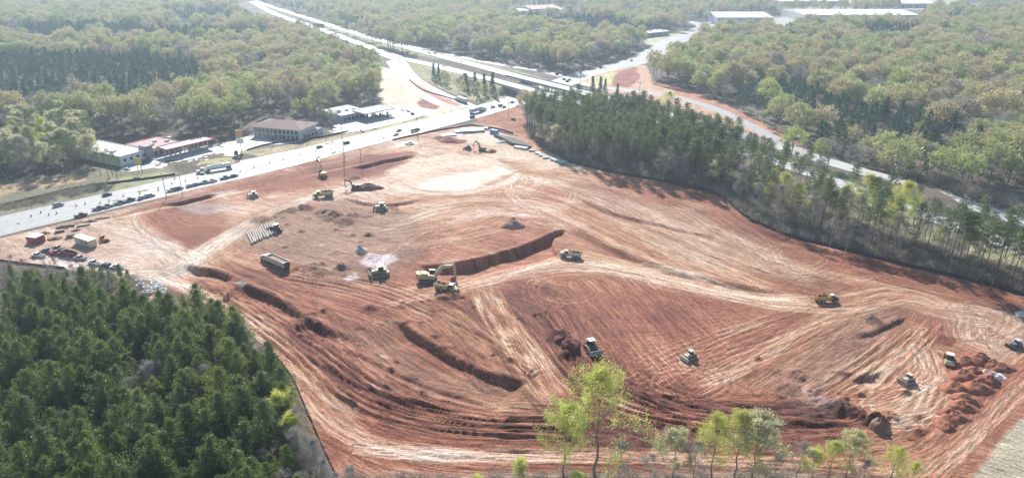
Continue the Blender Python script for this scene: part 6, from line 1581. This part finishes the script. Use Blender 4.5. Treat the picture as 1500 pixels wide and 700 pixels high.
NAMES = {'plantation_pine':('pine_tree','pine tree'), 'tall_pine':('tall_pine_tree','pine tree'), 'far_pine':('conifer_tree','pine tree'), 'cedar':('cedar_tree','cedar tree'), 'spring_tree':('leafing_tree','tree'), 'young_tree':('sapling','young tree'),
         'budding_tree':('budding_tree','tree'), 'bare_tree':('bare_tree','bare tree'), 'far_budding':('hardwood_tree','tree'), 'far_spring':('yellow_green_tree','tree'), 'far_bare':('leafless_tree','bare tree'), 'brush':('shrub','shrub')}
ZL = {'wood_ll':'deep green pine in the dense wood at the lower left','bare_ll':'grey leafless tree among the pines of the lower left wood','young_ll':'yellow green young tree at the edge of the lower left pine wood','belt':'tall bare stemmed pine in the dark belt behind the red site',
      'beltb':'thin deciduous tree mixed into the dark pine belt behind the site','slope_bare':'leafless tree on the brushy slope before the highway at right','slope_bud':'thin budding tree on the brushy slope before the highway','slope_pine':'slender tall pine on the brushy slope before the highway at right',
      'belty':'pale yellow green tree standing among the dark pines of the belt','yg1':'yellow green crowned tree where the dark pine belt ends','pale1':'pale cream green tree on the brushy slope, left part','yg2':'pointed light green tree before the highway, left of the broad one','yg3':'broad bright yellow green tree standing before the highway','yg4':'small light green tree beyond the highway at right',
      'left_front':'tree in the mixed wood at the far left behind the grassy strip','left_yellow':'bright yellow green tree in the mixed wood at far left','left_shop':'thin pine in the clump beside the white building','motel_back':'rounded yellow green tree right behind the motel','motel_bare':'small bare tree in front of the motel or roadside',
      'ramp':'dark conical cedar by the freeway ramps and junction','ramp_bare':'thin tree among the cedars between ramp and freeway','far':'tree in the wide woods beyond the road and highway','brush':'low twiggy shrub on rough ground at the wood edges'}
ADJ = {'tall_pine':'pine','plantation_pine':'pine','bare_tree':'grey bare tree','budding_tree':'budding tree','spring_tree':'fresh leaved tree','far_pine':'dark pine','far_budding':'tan and olive budding tree','far_spring':'yellow green tree','far_bare':'grey leafless tree'}
def lab(kind, z):
    if z.startswith('fg_'): return FGL[z[3:]]
    s = ZL[z]
    if z in ('left_front', 'far'): s = ADJ[kind]+s[4:]
    return s
def gn_stuff(name, srcs, pts, label, cat):
    """one object that stands for trees nobody could count"""
    P_ = np.array([(x, y, gz(x, y)-.1) for _, x, y, _, _ in pts], np.float32)
    me = bpy.data.meshes.new(name); me.vertices.add(len(P_)); me.vertices.foreach_set('co', P_.ravel())
    for nm, ty, val in (('scl', 'FLOAT', [p[3] for p in pts]), ('rot', 'FLOAT', gp.random(len(pts))*6.28), ('pick', 'INT', gp.integers(0, len(srcs), len(pts)))):
        a = me.attributes.new(nm, ty, 'POINT'); a.data.foreach_set('value', np.array(val, np.int32 if ty == 'INT' else np.float32))
    o = link(bpy.data.objects.new(name, me)); meta(o, label, cat, None, 'stuff')
    ng = bpy.data.node_groups.new(name, 'GeometryNodeTree'); ng.interface.new_socket('Geometry', in_out='INPUT', socket_type='NodeSocketGeometry'); ng.interface.new_socket('Geometry', in_out='OUTPUT', socket_type='NodeSocketGeometry')
    N = ng.nodes; i_ = N.new('NodeGroupInput'); o_ = N.new('NodeGroupOutput'); ip = N.new('GeometryNodeInstanceOnPoints')
    jj = N.new('GeometryNodeJoinGeometry'); ng.links.new(i_.outputs[0], ip.inputs['Points'])
    def nattr(nm, ty):
        q = N.new('GeometryNodeInputNamedAttribute'); q.data_type = ty; q.inputs['Name'].default_value = nm; return [s for s in q.outputs if s.enabled and s.name == 'Attribute'][0]
    for parts in srcs:
        pj = N.new('GeometryNodeJoinGeometry')
        for s in parts:
            oi = N.new('GeometryNodeObjectInfo'); oi.transform_space = 'ORIGINAL'; oi.inputs['Object'].default_value = s; oi.inputs['As Instance'].default_value = False
            ng.links.new(oi.outputs['Geometry'], pj.inputs[0])
        gi_ = N.new('GeometryNodeGeometryToInstance'); ng.links.new(pj.outputs[0], gi_.inputs[0]); ng.links.new(gi_.outputs[0], jj.inputs[0])
    ng.links.new(jj.outputs[0], ip.inputs['Instance']); ip.inputs['Pick Instance'].default_value = True
    ng.links.new(nattr('pick', 'INT'), ip.inputs['Instance Index']); ng.links.new(nattr('scl', 'FLOAT'), ip.inputs['Scale'])
    cx = N.new('ShaderNodeCombineXYZ'); ng.links.new(nattr('rot', 'FLOAT'), cx.inputs[2]); 
    er = N.new('FunctionNodeEulerToRotation'); ng.links.new(cx.outputs[0], er.inputs[0]); ng.links.new(er.outputs[0], ip.inputs['Rotation'])
    ng.links.new(ip.outputs[0], o_.inputs[0])
    md = o.modifiers.new('scatter', 'NODES'); md.node_group = ng; return o
bykind = {}
for t in TREES: bykind.setdefault(t[0], []).append(t)
STUFFL = {'plantation_pine':('pine_wood','rest of the dense pine wood at the lower left'),'tall_pine':('pine_belt','rest of the tall pines in the belt'),'far_pine':('far_pine_wood','dark pine woods spreading far beyond the roads'),'far_budding':('far_hardwood','tan and olive hardwood forest far off'),
          'far_spring':('far_leafing_wood','yellow green trees scattered through the far forest'),'far_bare':('far_bare_wood','grey leafless trees scattered through the far forest'),'brush':('undergrowth','tangled brown undergrowth on the slopes and verges'),'bare_tree':('bare_thicket','grey leafless thicket'),'spring_tree':('leafing_wood','rest of fresh leaved trees'),'budding_tree':('budding_wood','rest of budding trees'),'young_tree':('sapling_thicket','rest of the saplings'),'cedar':('cedar_row','rest of the cedars')}
for kind, L in bykind.items():
    VV = VAR[kind]; nm, cat = NAMES[kind]; sc_ = []
    for t in L:
        a, b, c = scr(t[1], t[2], 4); vis = c > 5 and -25 < a < 1525 and -60 < b < 735+VV[0][2]*t[3]*900/c
        sc_.append((VV[0][2]*t[3]/c if vis else -1, t))
    sc_.sort(key=lambda q: -q[0])
    lim = 0 if kind == 'brush' else 298
    ind = [t for s, t in sc_[:lim] if s > 0]; rest = [t for s, t in sc_[lim:]]+[t for s, t in sc_[:lim] if s <= 0]
    first = {}
    for t in ind:
        v = R.randrange(len(VV)); tr, cr_, h = VV[v]; x, y = t[1], t[2]
        e = bpy.data.objects.new(nm, None); COL.objects.link(e); e.location = (x, y, gz(x, y)-.08); e.rotation_euler = (R.gauss(0, .02), R.gauss(0, .02), R.random()*6.28)
        e.scale = (t[3]*R.uniform(.93, 1.07),)*2+(t[3]*R.uniform(.94, 1.08),)
        meta(e, lab(kind, t[4]), cat, None if t[4].startswith('fg_') else (lab(kind, t[4])))
        a = bpy.data.objects.new('trunk', tr); COL.objects.link(a); a.parent = e
        b = bpy.data.objects.new('crown', cr_); COL.objects.link(b); b.parent = e
        first.setdefault(v, (a, b))
    if rest:
        srcs = list(first.values())
        if not srcs:      # brush has no individuals: its clump meshes are shared by a few real shrubs
            for v in range(len(VV)):
                t = rest[v*7]; o = link(bpy.data.objects.new(nm, VV[v][1])); o.location = (t[1], t[2], gz(t[1], t[2])); o.scale = (t[3],)*3
                meta(o, ZL['brush'], cat, 'twiggy shrubs at the wood edges'); srcs.append((o,))
        gn_stuff(STUFFL[kind][0], srcs, rest, STUFFL[kind][1], cat)

# ------------------------------------------------------------ air
hz = MB().box(-3600, 3600, -700, 6400, -12, 117).obj('haze', mat('haze_surface_unused', (1, 1, 1)))
vmat = bpy.data.materials.new('haze'); vmat.use_nodes = True; n = vmat.node_tree; n.nodes.clear()
out = n.nodes.new('ShaderNodeOutputMaterial'); pv = n.nodes.new('ShaderNodeVolumePrincipled'); pv.inputs['Density'].default_value = 0.00018
pv.inputs['Color'].default_value = (.66, .83, 1, 1); pv.inputs['Anisotropy'].default_value = .45
n.links.new(pv.outputs[0], out.inputs['Volume']); hz.data.materials[0] = vmat
meta(hz, 'thin pale haze over the whole valley', 'haze', kind='stuff')
